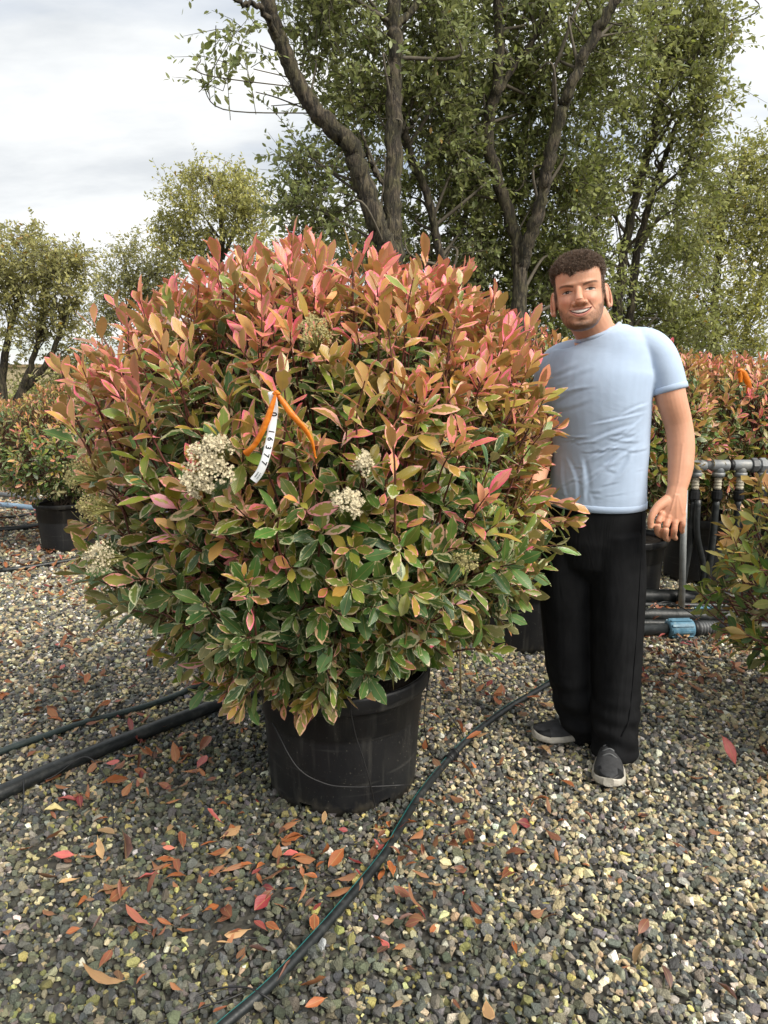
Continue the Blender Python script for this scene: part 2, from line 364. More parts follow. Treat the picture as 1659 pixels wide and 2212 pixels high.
PAL_Y = np.array([0, .30, .48, .66, .84, 1.0])
PAL_A = np.array([[.042, .094, .030], [.078, .155, .030], [.205, .238, .036], [.41, .25, .056], [.52, .235, .100], [.58, .20, .145]])
PAL_B = np.array([[.40, .44, .24], [.46, .46, .26], [.70, .42, .30], [.80, .26, .25], [.84, .18, .24], [.86, .16, .25]])
def leaf_colours(y, rng, plain=0.0):
    y = np.clip(y, 0, 1)
    ca = np.stack([np.interp(y, PAL_Y, PAL_A[:, k]) for k in range(3)], 1)
    cb = np.stack([np.interp(np.clip(y+rng.normal(0, .1, len(y)), 0, 1), PAL_Y, PAL_B[:, k]) for k in range(3)], 1)
    ca *= np.exp(rng.normal(0, .16, (len(y), 1)))*np.exp(rng.normal(0, .05, (len(y), 3)))
    wd = np.clip(rng.normal(.07, .08, len(y))+.16*np.clip(y-.3, 0, .6)/.6, .0, .5)
    big = rng.random(len(y)) < .12; wd[big] += .3
    pl = rng.random(len(y)) < plain; wd[pl] = -.6
    return ca, np.concatenate([cb, wd[:, None]], 1)

def shoots_leaves(rng, tips, axes, slen, nl, youth, L0=.082, th0=84, th1=24, plain=0.0, droop=.12):
    N = len(tips); idx = np.repeat(np.arange(N), nl)
    k = np.concatenate([np.arange(m) for m in nl]); t = (k+.5)/nl[idx]
    ax = axes[idx]; base = tips[idx]-ax*(slen[idx]*(1-t)*.8)[:, None]
    ref = np.where(np.abs(axes[:, 2:3]) > .9, V3(1, 0, 0), V3(0, 0, 1)); e1 = nrm(np.cross(axes, ref)); e2 = np.cross(axes, e1)
    ph = k*2.39996+rng.random(N)[idx]*6.28+rng.normal(0, .25, len(k))
    rad = e1[idx]*np.cos(ph)[:, None]+e2[idx]*np.sin(ph)[:, None]
    th = np.radians(th0+(th1-th0)*t**.8+rng.normal(0, 9, len(k)))
    d = ax*np.cos(th)[:, None]+rad*np.sin(th)[:, None]
    nn = ax*np.sin(th)[:, None]-rad*np.cos(th)[:, None]
    d[:, 2] -= droop*(1-t); d = nrm(d)
    nn += rng.normal(0, .22, nn.shape)
    L = L0*np.exp(np.clip(rng.normal(0, .19, len(k)), -.5, .27))*(1-.3*(t > .88))*(.82+.18*np.sin(t*3.1))
    W = L*np.clip(rng.normal(.335, .045, len(k)), .23, .44)
    V, lf = leaf_verts(base, d, nn, L, W, np.clip(rng.normal(.10, .12, len(k)), -.15, .45), np.clip(rng.normal(.24, .16, len(k)), -.05, .7), np.full(len(k), .035), rng)
    ca, cb = leaf_colours(youth[idx]*.78+.34*(t-.35)+rng.normal(0, .10, len(k)), rng, plain)
    return V, lf, ca, cb, L

def stems_mesh(rng, tips, axes, slen, r=.0022, sides=5):
    mb = MB()
    for p, a, l in zip(tips, axes, slen):
        q = p-a*l*1.35; mid = (p+q)/2+rng.normal(0, .06*l, 3); q[2] -= .15*l
        mb.tube(smooth_line([q, mid, p-a*l*.04], 3), np.linspace(r*1.5, r*.7, 7), sides, cap=False)
    return mb

def inside_man(P):
    # axis of the standing person, so that no leaf pokes through the body
    x = np.interp(P[..., 2], [0, .5, 1.1, 1.5], [.80, .80, .745, .745]); y = np.interp(P[..., 2], [0, 1.0, 1.5], [2.45, 2.46, 2.44])
    ax = .215; ay = .17
    return (((P[..., 0]-x)/ax)**2+((P[..., 1]-y)/ay)**2 < 1) & (P[..., 2] < 1.52)

def pot_parts(root, R0, R1, H, rim, seg=72, notches=6, soil=True):
    wall = MB()
    st = seg//notches
    rb = R1-.020
    prof = [(R0-.012, 0.002), (R0, .004), (R0+.002, .034), (R0+(rb-R0)*.30, H*.33), (R0+(rb-R0)*.58, H*.60), (R0+(rb-R0)*.60, H*.64), (R0+(rb-R0)*.60+.0045, H*.65), (rb-.002, H-rim-.004), (rb+.004, H-rim)]
    wall.lathe(prof, seg=seg, skip=lambda a, b: a <= 1 and b % st in (0, 1))
    wall.lathe([(R0-.03, .03), (rb-.014, H-rim)], seg=seg)
    wall.lathe([(0.001, .045), (R0-.02, .045)], seg=seg)
    p = wall.build('pot', M['pot'], root)
    rm = MB(); rm.lathe([(rb+.001, H-rim+.001), (R1-.004, H-rim+.003), (R1, H-rim+.010), (R1+.003, H-.010), (R1+.001, H-.002), (R1-.006, H), (R1-.012, H-.003), (R1-.016, H-.03)], seg=seg)
    rm.build('rim', M['pot'], p)
    if soil:
        s = MB(); rng = np.random.default_rng(3)
        n = 40; th = np.arange(n)*2*math.pi/n
        vs_ = [V3(0, 0, H-.035)]; tri = []; q = []
        for ri, rr in enumerate((.35, .7, 1.0)):
            for a in th: vs_.append(V3((R1-.014)*rr*math.cos(a), (R1-.014)*rr*math.sin(a), H-.04+rng.normal(0, .006)))
        for j in range(n):
            k = (j+1) % n; tri.append([0, 1+j, 1+k])
            for ri in range(2): q.append([1+ri*n+j, 1+(ri+1)*n+j, 1+(ri+1)*n+k, 1+ri*n+k])
        s.add(vs_, q, tri); s.build('soil', M['soil'], p)
    return p

# ------------------------------------------------------------------ ground and gravel
rngG = np.random.default_rng(11)
def ground_material():
    m, N, L, b = new_mat('gravel_ground')
    geo = N.new('ShaderNodeNewGeometry')
    vo = N.new('ShaderNodeTexVoronoi'); vo.inputs['Scale'].default_value = 52; L.new(geo.outputs['Position'], vo.inputs['Vector'])
    sp = N.new('ShaderNodeSeparateColor'); L.new(vo.outputs['Color'], sp.inputs[0])
    r = ramp(N, [(0.0, (.06, .062, .06)), (0.35, (.12, .12, .115)), (0.6, (.20, .19, .165)), (0.8, (.33, .30, .22)), (1.0, (.46, .44, .38))])
    L.new(sp.outputs[0], r.inputs[0])
    n = N.new('ShaderNodeTexNoise'); n.inputs['Scale'].default_value = 0.9; n.inputs['Detail'].default_value = 6; L.new(geo.outputs['Position'], n.inputs['Vector'])
    r2 = ramp(N, [(0.42, (0, 0, 0)), (0.62, (1, 1, 1))]); L.new(n.outputs['Fac'], r2.inputs[0])
    mx = N.new('ShaderNodeMix'); mx.data_type = 'RGBA'; mx.blend_type = 'MULTIPLY'; mx.inputs[7].default_value = (.72, .66, .60, 1)
    L.new(r2.outputs[0], mx.inputs[0]); L.new(r.outputs[0], mx.inputs[6])
    sy = N.new('ShaderNodeSeparateXYZ'); L.new(geo.outputs['Position'], sy.inputs[0])
    # the near ground under the loose stones is damp fines
    dm = N.new('ShaderNodeMapRange'); dm.inputs[1].default_value = 4.5; dm.inputs[2].default_value = 8.5; L.new(sy.outputs[1], dm.inputs[0])
    mx2 = N.new('ShaderNodeMix'); mx2.data_type = 'RGBA'; mx2.inputs[6].default_value = (.045, .042, .034, 1)
    L.new(dm.outputs[0], mx2.inputs[0]); L.new(mx.outputs[2], mx2.inputs[7]); L.new(mx2.outputs[2], b.inputs['Base Color'])
    bp = N.new('ShaderNodeBump'); bp.inputs['Strength'].default_value = 0.7; bp.inputs['Distance'].default_value = 0.012; bp.invert = True
    L.new(vo.outputs['Distance'], bp.inputs['Height']); L.new(bp.outputs[0], b.inputs['Normal'])
    b.inputs['Roughness'].default_value = 0.9
    return m
M['ground'] = ground_material()
g = MB()
xs = np.array([-900, -40, -8, -3, 0, 3, 8, 40, 900.]); ys = np.array([-60, -2, 1, 3, 6, 12, 40, 200, 1500.])
gv = np.array([[x, y, 0] for y in ys for x in xs]); nx = len(xs)
g.add(gv, [[j*nx+i, j*nx+i+1, (j+1)*nx+i+1, (j+1)*nx+i] for j in range(len(ys)-1) for i in range(nx-1)])
ground = g.build('ground', M['ground'], smooth=False); tag(ground, 'flat nursery yard covered with grey and cream gravel', 'ground', kind='structure')

def stone_material():
    m, N, L, b = new_mat('gravel_stone')
    a = N.new('ShaderNodeAttribute'); a.attribute_type = 'INSTANCER'; a.attribute_name = 'scol'
    tc = N.new('ShaderNodeTexCoord')
    n = N.new('ShaderNodeTexNoise'); n.inputs['Scale'].default_value = 1.6; n.inputs['Detail'].default_value = 7; n.inputs['Roughness'].default_value = 0.65
    L.new(tc.outputs['Object'], n.inputs['Vector'])
    mr = N.new('ShaderNodeMapRange'); mr.inputs[1].default_value = .25; mr.inputs[2].default_value = .75; mr.inputs[3].default_value = 0.62; mr.inputs[4].default_value = 1.34
    L.new(n.outputs['Fac'], mr.inputs[0])
    sc = N.new('ShaderNodeVectorMath'); sc.operation = 'SCALE'; L.new(a.outputs['Color'], sc.inputs[0]); L.new(mr.outputs[0], sc.inputs['Scale'])
    L.new(sc.outputs[0], b.inputs['Base Color']); b.inputs['Roughness'].default_value = 0.72
    bp = N.new('ShaderNodeBump'); bp.inputs['Strength'].default_value = 0.5; bp.inputs['Distance'].default_value = 0.15
    n2 = N.new('ShaderNodeTexNoise'); n2.inputs['Scale'].default_value = 4; n2.inputs['Detail'].default_value = 5; L.new(tc.outputs['Object'], n2.inputs['Vector'])
    L.new(n2.outputs['Fac'], bp.inputs['Height']); L.new(bp.outputs[0], b.inputs['Normal'])
    return m
M['stone'] = stone_material()
def stone_mesh(i):
    r = np.random.default_rng(500+i); bm = bmesh.new()
    npt = r.integers(13, 19); p = nrm(r.normal(0, 1, (npt, 3)))*r.uniform(.84, 1.05, (npt, 1))
    p = np.sign(p)*np.abs(p)**.85
    for q in p: bm.verts.new(q)
    bmesh.ops.convex_hull(bm, input=bm.verts)
    loose = [v for v in bm.verts if not v.link_faces]; bmesh.ops.delete(bm, geom=loose, context='VERTS')
    me = bpy.data.meshes.new('stone'); bm.to_mesh(me); bm.free(); me.materials.append(M['stone'])
    return me
STONES = [stone_mesh(i) for i in range(20)]
stone_col = bpy.data.collections.new('stone_shapes')
for i, me in enumerate(STONES): stone_col.objects.link(bpy.data.objects.new('stone_shape_%02d' % i, me))

def vnoise(x, y, s, seed=0):
    """cheap smooth value noise, vectorised"""
    r = np.random.default_rng(seed); T = r.random((64, 64))
    u, v = x*s+seed*3.1, y*s+seed*1.7; i, j = np.floor(u).astype(int), np.floor(v).astype(int); f, g_ = u-i, v-j
    f = f*f*(3-2*f); g_ = g_*g_*(3-2*g_)
    a = T[i % 64, j % 64]; b_ = T[(i+1) % 64, j % 64]; c = T[i % 64, (j+1) % 64]; d = T[(i+1) % 64, (j+1) % 64]
    return (a*(1-f)+b_*f)*(1-g_)+(c*(1-f)+d*f)*g_

def stone_colours(x, y, rng):
    n = len(x)
    base = np.array([[.055, .060, .062], [.082, .086, .085], [.115, .118, .112], [.155, .150, .128], [.21, .195, .14], [.32, .28, .175], [.43, .38, .25], [.50, .48, .42], [.54, .54, .52]])
    # mossy, damp patch in front of and to the left of the pot; drier, paler stones to the right and behind
    moss = np.clip(1.2-1.25*np.clip(np.abs(x+.45)-.15, 0, 9)-.9*np.clip(y-2.05, 0, 9)+.7*(vnoise(x, y, 2.4, 1)-.5), 0, 1)
    dry = np.clip((x-.75+.5*(vnoise(x, y, 2.0, 2)-.5))*1.1+.0*y, 0, 1)*(y < 3.0)
    far = np.clip((y-2.6)/1.5, 0, 1)
    p0 = np.array([.12, .16, .18, .14, .10, .13, .11, .04, .02]); pm = np.array([.26, .27, .18, .12, .07, .055, .025, .01, .01]); pd = np.array([.05, .09, .14, .15, .15, .16, .14, .08, .04])
    w = np.clip(dry+.6*far, 0, 1)
    P = p0[None]*(1-moss-w*(1-moss))[:, None]+pm[None]*moss[:, None]+pd[None]*(w*(1-moss))[:, None]
    cdf = np.cumsum(P, 1)/P.sum(1, keepdims=True); k = (rng.random(n)[:, None] > cdf).sum(1).clip(0, 8)
    c = base[k]*np.exp(rng.normal(0, .26, (n, 1)))*np.exp(rng.normal(0, .05, (n, 3)))
    g_ = (rng.random(n) < .45*moss+.04)
    tint = np.where((k >= 4)[:, None], V3(.84, .88, .50), V3(.95, 1.0, .74))
    c = np.where(g_[:, None], c*tint, c)
    return c*V3(1.62, 1.56, 1.46)*(1-.30*moss)[:, None]

def scatter(rng, y0, y1, dens, margin):
    n = int(dens*(y1-y0)*(1.08*y1+2*margin)); y = rng.uniform(y0, y1, n); x = rng.uniform(-1, 1, n)*(.54*y1+margin)
    k = np.abs(x) < .54*y+margin; return x[k], y[k]
def make_gravel():
    r = rngG; X, Y, S = [], [], []
    for (a, b_, dens, mg, s0) in ((.95, 2.1, 8800, .95, .0079), (2.1, 3.2, 8200, .85, .0078), (3.2, 5.0, 5000, .7, .0090), (5.0, 9.0, 1800, .4, .0130)):
        x, y = scatter(r, a, b_, dens, mg); X.append(x); Y.append(y); S.append(s0*np.exp(r.normal(-.03, .33, len(x)).clip(-.8, .66)))
    x = np.concatenate(X); y = np.concatenate(Y); s = np.concatenate(S)
    n = len(x)
    pc = gnd(505, 2010); dpp = np.hypot((x-pc[0])/.13, (y-pc[1])/.10); thinp = (r.random(n) < .85*np.exp(-dpp**2)) | (r.random(n) < .5*np.clip(vnoise(x, y, 4.5, 4)-.62, 0, 1)*2*(y < 2.6)); x, y, s = x[~thinp], y[~thinp], s[~thinp]
    inpot = ((x+.145)**2+(y-2.31)**2 < .235**2); x, y, s = x[~inpot], y[~inpot], s[~inpot]; n = len(x)
    scl = s[:, None]*np.stack([r.uniform(.95, 1.45, n), r.uniform(.8, 1.15, n), r.uniform(.55, .9, n)], 1)
    rot = np.stack([r.normal(0, .45, n), r.normal(0, .45, n), r.uniform(0, 6.28, n)], 1)
    z = r.uniform(-.002, .011, n)+scl[:, 2]*.35
    col = stone_colours(x, y, r)
    # the stones that show largest become stones of their own
    big = np.argsort(-(s*np.exp(r.normal(0, .05, n)))/(1.0+.0*y)-1e3*((y > 1.25) & (y < 1.9) & (np.abs(x) < .54*y-.05) & (z > scl[:, 2]*.35+.007)))[:300]
    keep = np.ones(n, bool); keep[big] = False
    for i in big:
        o = bpy.data.objects.new('stone', STONES[r.integers(20)]); COL.objects.link(o); o.parent = ground
        o.location = (x[i], y[i], z[i]+.003); o.rotation_euler = rot[i]; o.scale = scl[i]*1.12; o['scol'] = [float(c) for c in col[i]]
    P = np.stack([x, y, z], 1)[keep]
    me = bpy.data.meshes.new('gravel'); me.vertices.add(len(P)); me.vertices.foreach_set('co', P.astype(np.float32).ravel())
    for nm, arr in (('rot', rot), ('scl', scl), ('scol', col)):
        a = me.attributes.new(nm, 'FLOAT_VECTOR', 'POINT'); a.data.foreach_set('vector', arr[keep].astype(np.float32).ravel())
    a = me.attributes.new('idx', 'INT', 'POINT'); a.data.foreach_set('value', r.integers(0, 20, len(P)).astype(np.int32))
    o = link('gravel', me, M['stone'])
    ng = bpy.data.node_groups.new('scatter_stones', 'GeometryNodeTree')
    ng.interface.new_socket('Geometry', in_out='INPUT', socket_type='NodeSocketGeometry'); ng.interface.new_socket('Geometry', in_out='OUTPUT', socket_type='NodeSocketGeometry')
    N, L = ng.nodes, ng.links
    gi, go = N.new('NodeGroupInput'), N.new('NodeGroupOutput'); ip = N.new('GeometryNodeInstanceOnPoints'); ci = N.new('GeometryNodeCollectionInfo')
    ci.inputs['Collection'].default_value = stone_col; ci.inputs['Separate Children'].default_value = True; ci.inputs['Reset Children'].default_value = True
    def na(nm, t):
        q = N.new('GeometryNodeInputNamedAttribute'); q.data_type = t; q.inputs['Name'].default_value = nm; return [s_ for s_ in q.outputs if s_.enabled and s_.name == 'Attribute'][0]
    L.new(gi.outputs[0], ip.inputs['Points']); L.new(ci.outputs[0], ip.inputs['Instance']); ip.inputs['Pick Instance'].default_value = True
    L.new(na('idx', 'INT'), ip.inputs['Instance Index']); L.new(na('rot', 'FLOAT_VECTOR'), ip.inputs['Rotation']); L.new(na('scl', 'FLOAT_VECTOR'), ip.inputs['Scale'])
    L.new(ip.outputs[0], go.inputs[0])
    md = o.modifiers.new('scatter', 'NODES'); md.node_group = ng
    tag(o, 'loose crushed gravel of dark grey and cream stones over the yard', 'gravel', kind='stuff')
make_gravel()
# ------------------------------------------------------------------ far wall
wall_m = pmat('far_rendered_wall', (0.42, 0.35, 0.22), 0.9, 0.25, 0.8, 0.2, 6)
fw = MB(); fw.box((-16, 27, .92), 30, .25, 1.84); wl = fw.build('garden_wall', wall_m, smooth=False)
tag(wl, 'long low beige rendered wall far behind the left trees', 'wall')
cp = MB(); cp.box((-16, 27, 1.87), 30.2, .42, .1); cp.build('coping', pmat('wall_coping', (0.25, 0.18, 0.10), 0.9, 0.3, 2), wl, smooth=False)

# ------------------------------------------------------------------ trees
def oak_leaves(mb_v, mb_c, P, D, rng, L0, col):
    n = len(P); d = nrm(D); up = nrm(rng.normal(0, .55, (n, 3))+V3(0, -.15, .7)); nn = nrm(up-d*np.sum(up*d, 1, keepdims=True)); s = np.cross(d, nn)
    L = L0*np.exp(rng.normal(0, .2, n)); W = L*rng.uniform(.36, .52, n); f = rng.uniform(.05, .35, n); c = rng.uniform(-.05, .2, n)
    def pt(v, u): return P+d*(L*v)[:, None]+s*(W*.5*u)[:, None]+nn*(W*.5*abs(u)*f-L*c*v*v)[:, None]
    V = np.stack([pt(0, 0), pt(.35, 1), pt(.72, .82), pt(1, 0), pt(.35, -1), pt(.72, -.82)], 1)
    mb_v.append(V); mb_c.append(col)
OAK_Q = np.array([[0, 1, 2, 3], [0, 3, 5, 4]])
def make_tree(name, label, stems, blobs, seed, L0=.05, leafcol=(.10, .125, .042), lightcol=(.20, .22, .075), warm=0.0, nleaf=14, tw=.34, droop=.0, twig_r=.0028, limbs=5, stemsides=16, thin=.60, back=.0, bare=.26):
    rng = np.random.default_rng(seed)
    base = np.array(stems[0][0][0]); root = empty(name, (base[0], base[1], 0)); off = V3(base[0], base[1], 0)
    tr = MB(); allp = []; thick = []
    for pts, r0, r1 in stems:
        ln = smooth_line(pts, 8); n = len(ln)
        ln[1:-1] += rng.normal(0, .006, (n-2, 3))
        rr = .66*np.linspace(r0, r1, n)*(1+rng.normal(0, .018, n))
        tr.tube(ln-off, rr, stemsides, cap=False, jit=.06, rng=rng); allp.append(ln); thick += [q for q, r_ in zip(ln, rr) if r_ > .03]
    tr.build('trunk', M['bark'], root)
    allp = np.concatenate(allp)
    vs_, cs_ = [], []; tb = MB(); twp = []
    lb = MB()
    for (c, R, nt) in blobs:
        c = np.asarray(c, float)*1.0; R = np.asarray(R, float)*1.0; c[1] += back; nt = int(nt*thin)
        hubs = []
        for _ in range(max(2, int(limbs*min(1, nt/230)))):
            e = c+nrm(rng.normal(0, 1, 3))*R*rng.uniform(.35, .9)
            hubs.append(e)
            if e[2] < .4: continue
            dd = np.linalg.norm(allp-e, axis=1)+.9*np.maximum(allp[:, 2]-e[2]+.3, 0); s0 = allp[np.argmin(dd)]
            mid = (s0+e)/2+rng.normal(0, .12, 3)+V3(0, 0, .08)
            ln = smooth_line([s0, mid, e], 6); dist = np.linalg.norm(e-s0)
            lb.tube(ln-off, np.linspace(min(.028, .010+.010*dist)*min(1, .22+nt/220), .003, len(ln)), 6, cap=False)
        hubs = np.array(hubs)
        dirs = nrm(rng.normal(0, 1, (nt, 3))); rad = rng.random(nt)**(1/2.2)
        lump = 1+.25*np.sin(dirs[:, 0]*4.1+seed)*np.cos(dirs[:, 2]*3.7+seed*2)
        Pc = c+dirs*R*(rad*lump)[:, None]
        # gather towards limb ends so that the crown has clumps and holes
        hb = hubs[np.argmin(np.linalg.norm(Pc[:, None]-hubs[None], axis=2), axis=1)]
        Pc = Pc+(hb-Pc)*rng.uniform(0, .42, (nt, 1))
        ax = nrm(dirs*.55+rng.normal(0, .5, (nt, 3))+V3(0, 0, .35-droop))
        k = (Pc[:, 2] > .25)
        for q0 in range(0, len(thick), 4): k &= np.linalg.norm(Pc-thick[q0], axis=1) > bare*rng.uniform(.6, 1.3, nt)
        Pc, ax = Pc[k], ax[k]
        ln_ = tw*np.exp(rng.normal(0, .25, len(Pc)))
        for p, a, l in zip(Pc, ax, ln_):
            twp.append((p-a*l*.5, p+V3(0, 0, .04*l), p+a*l*.5-V3(0, 0, .06*l)))
        m = nleaf; t = np.tile((np.arange(m)+.5)/m, (len(Pc), 1))+rng.normal(0, .03, (len(Pc), m))
        pos = Pc[:, None]+ax[:, None]*((t-.42)*ln_[:, None])[..., None]
        pos[..., 2] += (.04-.16*t*t)*ln_[:, None]
        sd = nrm(np.cross(ax[:, None], nrm(rng.normal(0, 1, (len(Pc), m, 3)))))
        D = nrm(ax[:, None]*.6+sd*rng.uniform(.5, 1.1, (len(Pc), m, 1))-V3(0, 0, .12+droop*.4))
        shade = np.repeat(rng.random(len(Pc)), m)[:, None]; q = rng.random((len(Pc)*m, 1))
        mixv = np.clip(shade*.75+q*.45-.15, 0, 1)
        cc = np.array(leafcol)*(1-mixv)+np.array(lightcol)*mixv
        cc *= 1.45*np.exp(rng.normal(0, .15, (len(cc), 1)))
        ww = rng.random(len(cc)) < (.004+warm*np.clip(np.repeat((Pc[:, 2]-c[2])/R[2], m)*.6+.2, 0, 1)); cc[ww] = V3(.36, .22, .03)*rng.uniform(.6, 1.1, (ww.sum(), 1))
        oak_leaves(vs_, cs_, (pos.reshape(-1, 3)-off), D.reshape(-1, 3), rng, L0, cc)
    twp = np.array(twp)-off        # (n,3,3) twigs as three-sided slivers
    n = len(twp); tang = nrm(twp[:, 2]-twp[:, 0]); a = nrm(np.cross(tang, V3(.3, .9, .2))); b = np.cross(tang, a)
    th = np.arange(3)*2.0944; ring = (a[:, None]*np.cos(th)[None, :, None]+b[:, None]*np.sin(th)[None, :, None])
    rads = np.array([1.0, .8, .4])*twig_r
    Vt = twp[:, :, None, :]+ring[:, None]*rads[None, :, None, None]
    qi = np.array([[r*3+j, r*3+(j+1) % 3, (r+1)*3+(j+1) % 3, (r+1)*3+j] for r in range(2) for j in range(3)])
    Q = (qi[None]+np.arange(n)[:, None, None]*9).reshape(-1, 4)
    lb.add(Vt.reshape(-1, 3), Q)
    lb.build('branches', M['twig'], root)
    V = np.concatenate(vs_); C_ = np.concatenate(cs_); n = len(V)
    q = (OAK_Q[None]+np.arange(n)[:, None, None]*6).reshape(-1, 4); c4 = np.ones((n, 6, 4)); c4[..., :3] = C_[:, None]
    cr = link('crown', mesh_np('crown', V, q, True, {'ca': ('FLOAT_COLOR', c4)}), M['oak_leaf'], root)
    cr['kind'] = 'stuff'
    tag(root, label, 'tree', 'evergreen oaks behind the potted shrubs')
    return root
def blob(px, py, Y, rx, ry, rz, n): return (at(px, py, Y), (rx, ry, rz), n)
def stem(pts, r0, r1, floor=None):
    P = [at(*p) for p in pts]
    if floor is not None: P = [V3(P[0][0]+floor, P[0][1], -.05)]+P
    return (P, r0, r1)

# tree with the two heavy stems just behind the big shrub
make_tree('oak_tree', 'large oak whose two thick stems rise straight behind the big potted shrub',
    [stem([(842, 640, 5.0), (838, 540, 5.0), (812, 480, 4.98), (782, 385, 4.95), (757, 312, 4.92), (700, 258, 4.88), (655, 200, 4.85), (612, 105, 4.8), (585, 20, 4.75), (560, -90, 4.7), (545, -200, 4.7)], .125, .050, 0),
     stem([(842, 640, 5.02), (848, 560, 5.02), (846, 470, 5.02), (852, 350, 5.04), (849, 230, 5.05), (855, 110, 5.06), (850, 10, 5.08), (862, -140, 5.1)], .12, .055, .02),
     stem([(965, 660, 5.6), (950, 560, 5.6), (928, 440, 5.55), (890, 345, 5.5), (870, 280, 5.4)], .055, .04, .05),
     stem([(610, 100, 4.8), (560, 15, 4.6), (520, 5, 4.5), (480, -20, 4.4)], .03, .012),
     stem([(855, 60, 5.06), (900, 10, 5.1), (940, -60, 5.2)], .04, .02),
     stem([(836, 400, 5.02), (812, 375, 5.0), (795, 335, 4.95), (780, 280, 4.9)], .025, .012)],
    [blob(760, 60, 4.9, .62, .6, .55, 620), blob(900, 90, 5.3, .60, .6, .60, 640), blob(930, 300, 5.5, .55, .5, .6, 560), blob(760, 240, 4.9, .40, .4, .34, 260),
     blob(700, 430, 4.9, .36, .4, .30, 230), blob(620, 410, 4.8, .15, .2, .13, 40), blob(960, 500, 5.6, .50, .4, .5, 420), blob(820, 520, 5.5, .5, .4, .3, 240), blob(500, 70, 4.4, .30, .25, .22, 46),
     blob(590, 120, 4.6, .25, .25, .25, 60), blob(640, 40, 4.7, .3, .3, .3, 120), blob(430, 120, 4.4, .10, .1, .14, 9), blob(700, -160, 4.9, .8, .7, .5, 300), blob(1000, -120, 5.3, .7, .6, .5, 330), blob(650, 330, 4.8, .22, .25, .2, 70)], 21, L0=.046, nleaf=15, limbs=6, back=.25)
make_tree('oak_tree', 'oak with two slim forked stems behind the man, left of his head',
    [stem([(1118, 700, 5.7), (1122, 600, 5.7), (1115, 520, 5.7), (1085, 420, 5.7), (1058, 330, 5.68), (1056, 250, 5.65), (1074, 180, 5.6), (1078, 90, 5.6), (1075, 0, 5.6), (1078, -120, 5.6)], .085, .045, 0),
     stem([(1122, 660, 5.68), (1132, 560, 5.66), (1158, 470, 5.6), (1176, 400, 5.55), (1188, 330, 5.5), (1214, 240, 5.45), (1240, 170, 5.4), (1285, 75, 5.35), (1330, 0, 5.3), (1370, -80, 5.3)], .085, .045, .02),
     stem([(1060, 240, 5.65), (1105, 150, 5.7), (1150, 90, 5.75), (1190, 20, 5.8)], .04, .02),
     stem([(1205, 255, 5.45), (1196, 190, 5.5), (1202, 130, 5.55)], .03, .015),
     stem([(1030, 640, 6.2), (1040, 480, 6.2), (1025, 330, 6.2), (1010, 250, 6.2)], .045, .03, 0)],
    [blob(1080, 120, 5.8, .70, .6, .70, 700), blob(1200, 120, 5.6, .6, .6, .7, 560), blob(1060, 350, 6.0, .6, .5, .6, 600), blob(1200, 400, 5.8, .62, .5, .6, 640), blob(1080, 560, 6.1, .6, .4, .5, 560),
     blob(1230, 590, 6.0, .6, .4, .5, 540), blob(1050, 720, 6.3, .6, .3, .4, 300), blob(1250, 760, 6.3, .6, .3, .4, 320), blob(1180, -140, 5.6, .8, .6, .5, 340), blob(1340, 40, 5.4, .45, .5, .5, 320)], 22, L0=.045, nleaf=15, leafcol=(.11, .135, .042), lightcol=(.23, .25, .075), limbs=6, back=.25)
make_tree('oak_tree', 'oak with dark slanting stems right of the man\'s head',
    [stem([(1325, 760, 6.6), (1340, 620, 6.6), (1352, 520, 6.6), (1380, 400, 6.6), (1405, 310, 6.55), (1420, 240, 6.5), (1440, 150, 6.5), (1452, 60, 6.5)], .08, .03, 0),
     stem([(1365, 640, 6.7), (1385, 500, 6.7), (1415, 410, 6.7), (1440, 330, 6.7), (1470, 250, 6.7)], .06, .03, -.1),
     stem([(1290, 700, 6.9), (1285, 480, 6.9), (1288, 330, 6.9), (1300, 240, 6.9)], .045, .025, 0)],
    [blob(1370, 230, 6.5, .75, .6, .75, 720), blob(1480, 150, 6.4, .42, .5, .6, 340), blob(1440, 400, 6.6, .6, .5, .6, 560), blob(1330, 450, 6.7, .6, .5, .6, 520), blob(1400, 600, 6.8, .7, .5, .6, 640),
     blob(1310, 720, 7.0, .6, .4, .5, 360), blob(1460, 740, 7.0, .6, .4, .5, 380), blob(1440, 0, 6.3, .6, .6, .5, 320), blob(1520, 230, 6.3, .22, .3, .3, 60), blob(1545, 60, 6.3, .3, .3, .4, 70)], 23, L0=.044, nleaf=15, leafcol=(.115, .135, .042), lightcol=(.25, .26, .075), limbs=6, warm=.01)
make_tree('oak_tree', 'yellow-green oak with thin trunk near the right edge of the view',
    [stem([(1540, 780, 8.6), (1545, 640, 8.6), (1556, 520, 8.6), (1575, 420, 8.6), (1610, 330, 8.6)], .07, .03, 0),
     stem([(1600, 760, 8.9), (1640, 640, 8.8), (1665, 560, 8.8)], .05, .03, 0)],
    [blob(1530, 520, 8.4, .65, .6, .75, 560), blob(1500, 700, 8.4, .7, .5, .5, 460), blob(1610, 600, 8.5, .65, .6, .8, 560), blob(1620, 430, 8.4, .55, .6, .6, 380), blob(1650, 330, 8.4, .32, .4, .5, 130), blob(1580, 740, 8.6, .8, .5, .5, 420), blob(1700, 500, 8.6, .6, .6, .9, 260), blob(1575, 380, 8.4, .3, .4, .35, 90)], 24, L0=.044, leafcol=(.15, .165, .048), lightcol=(.34, .32, .085), warm=.05, nleaf=15)
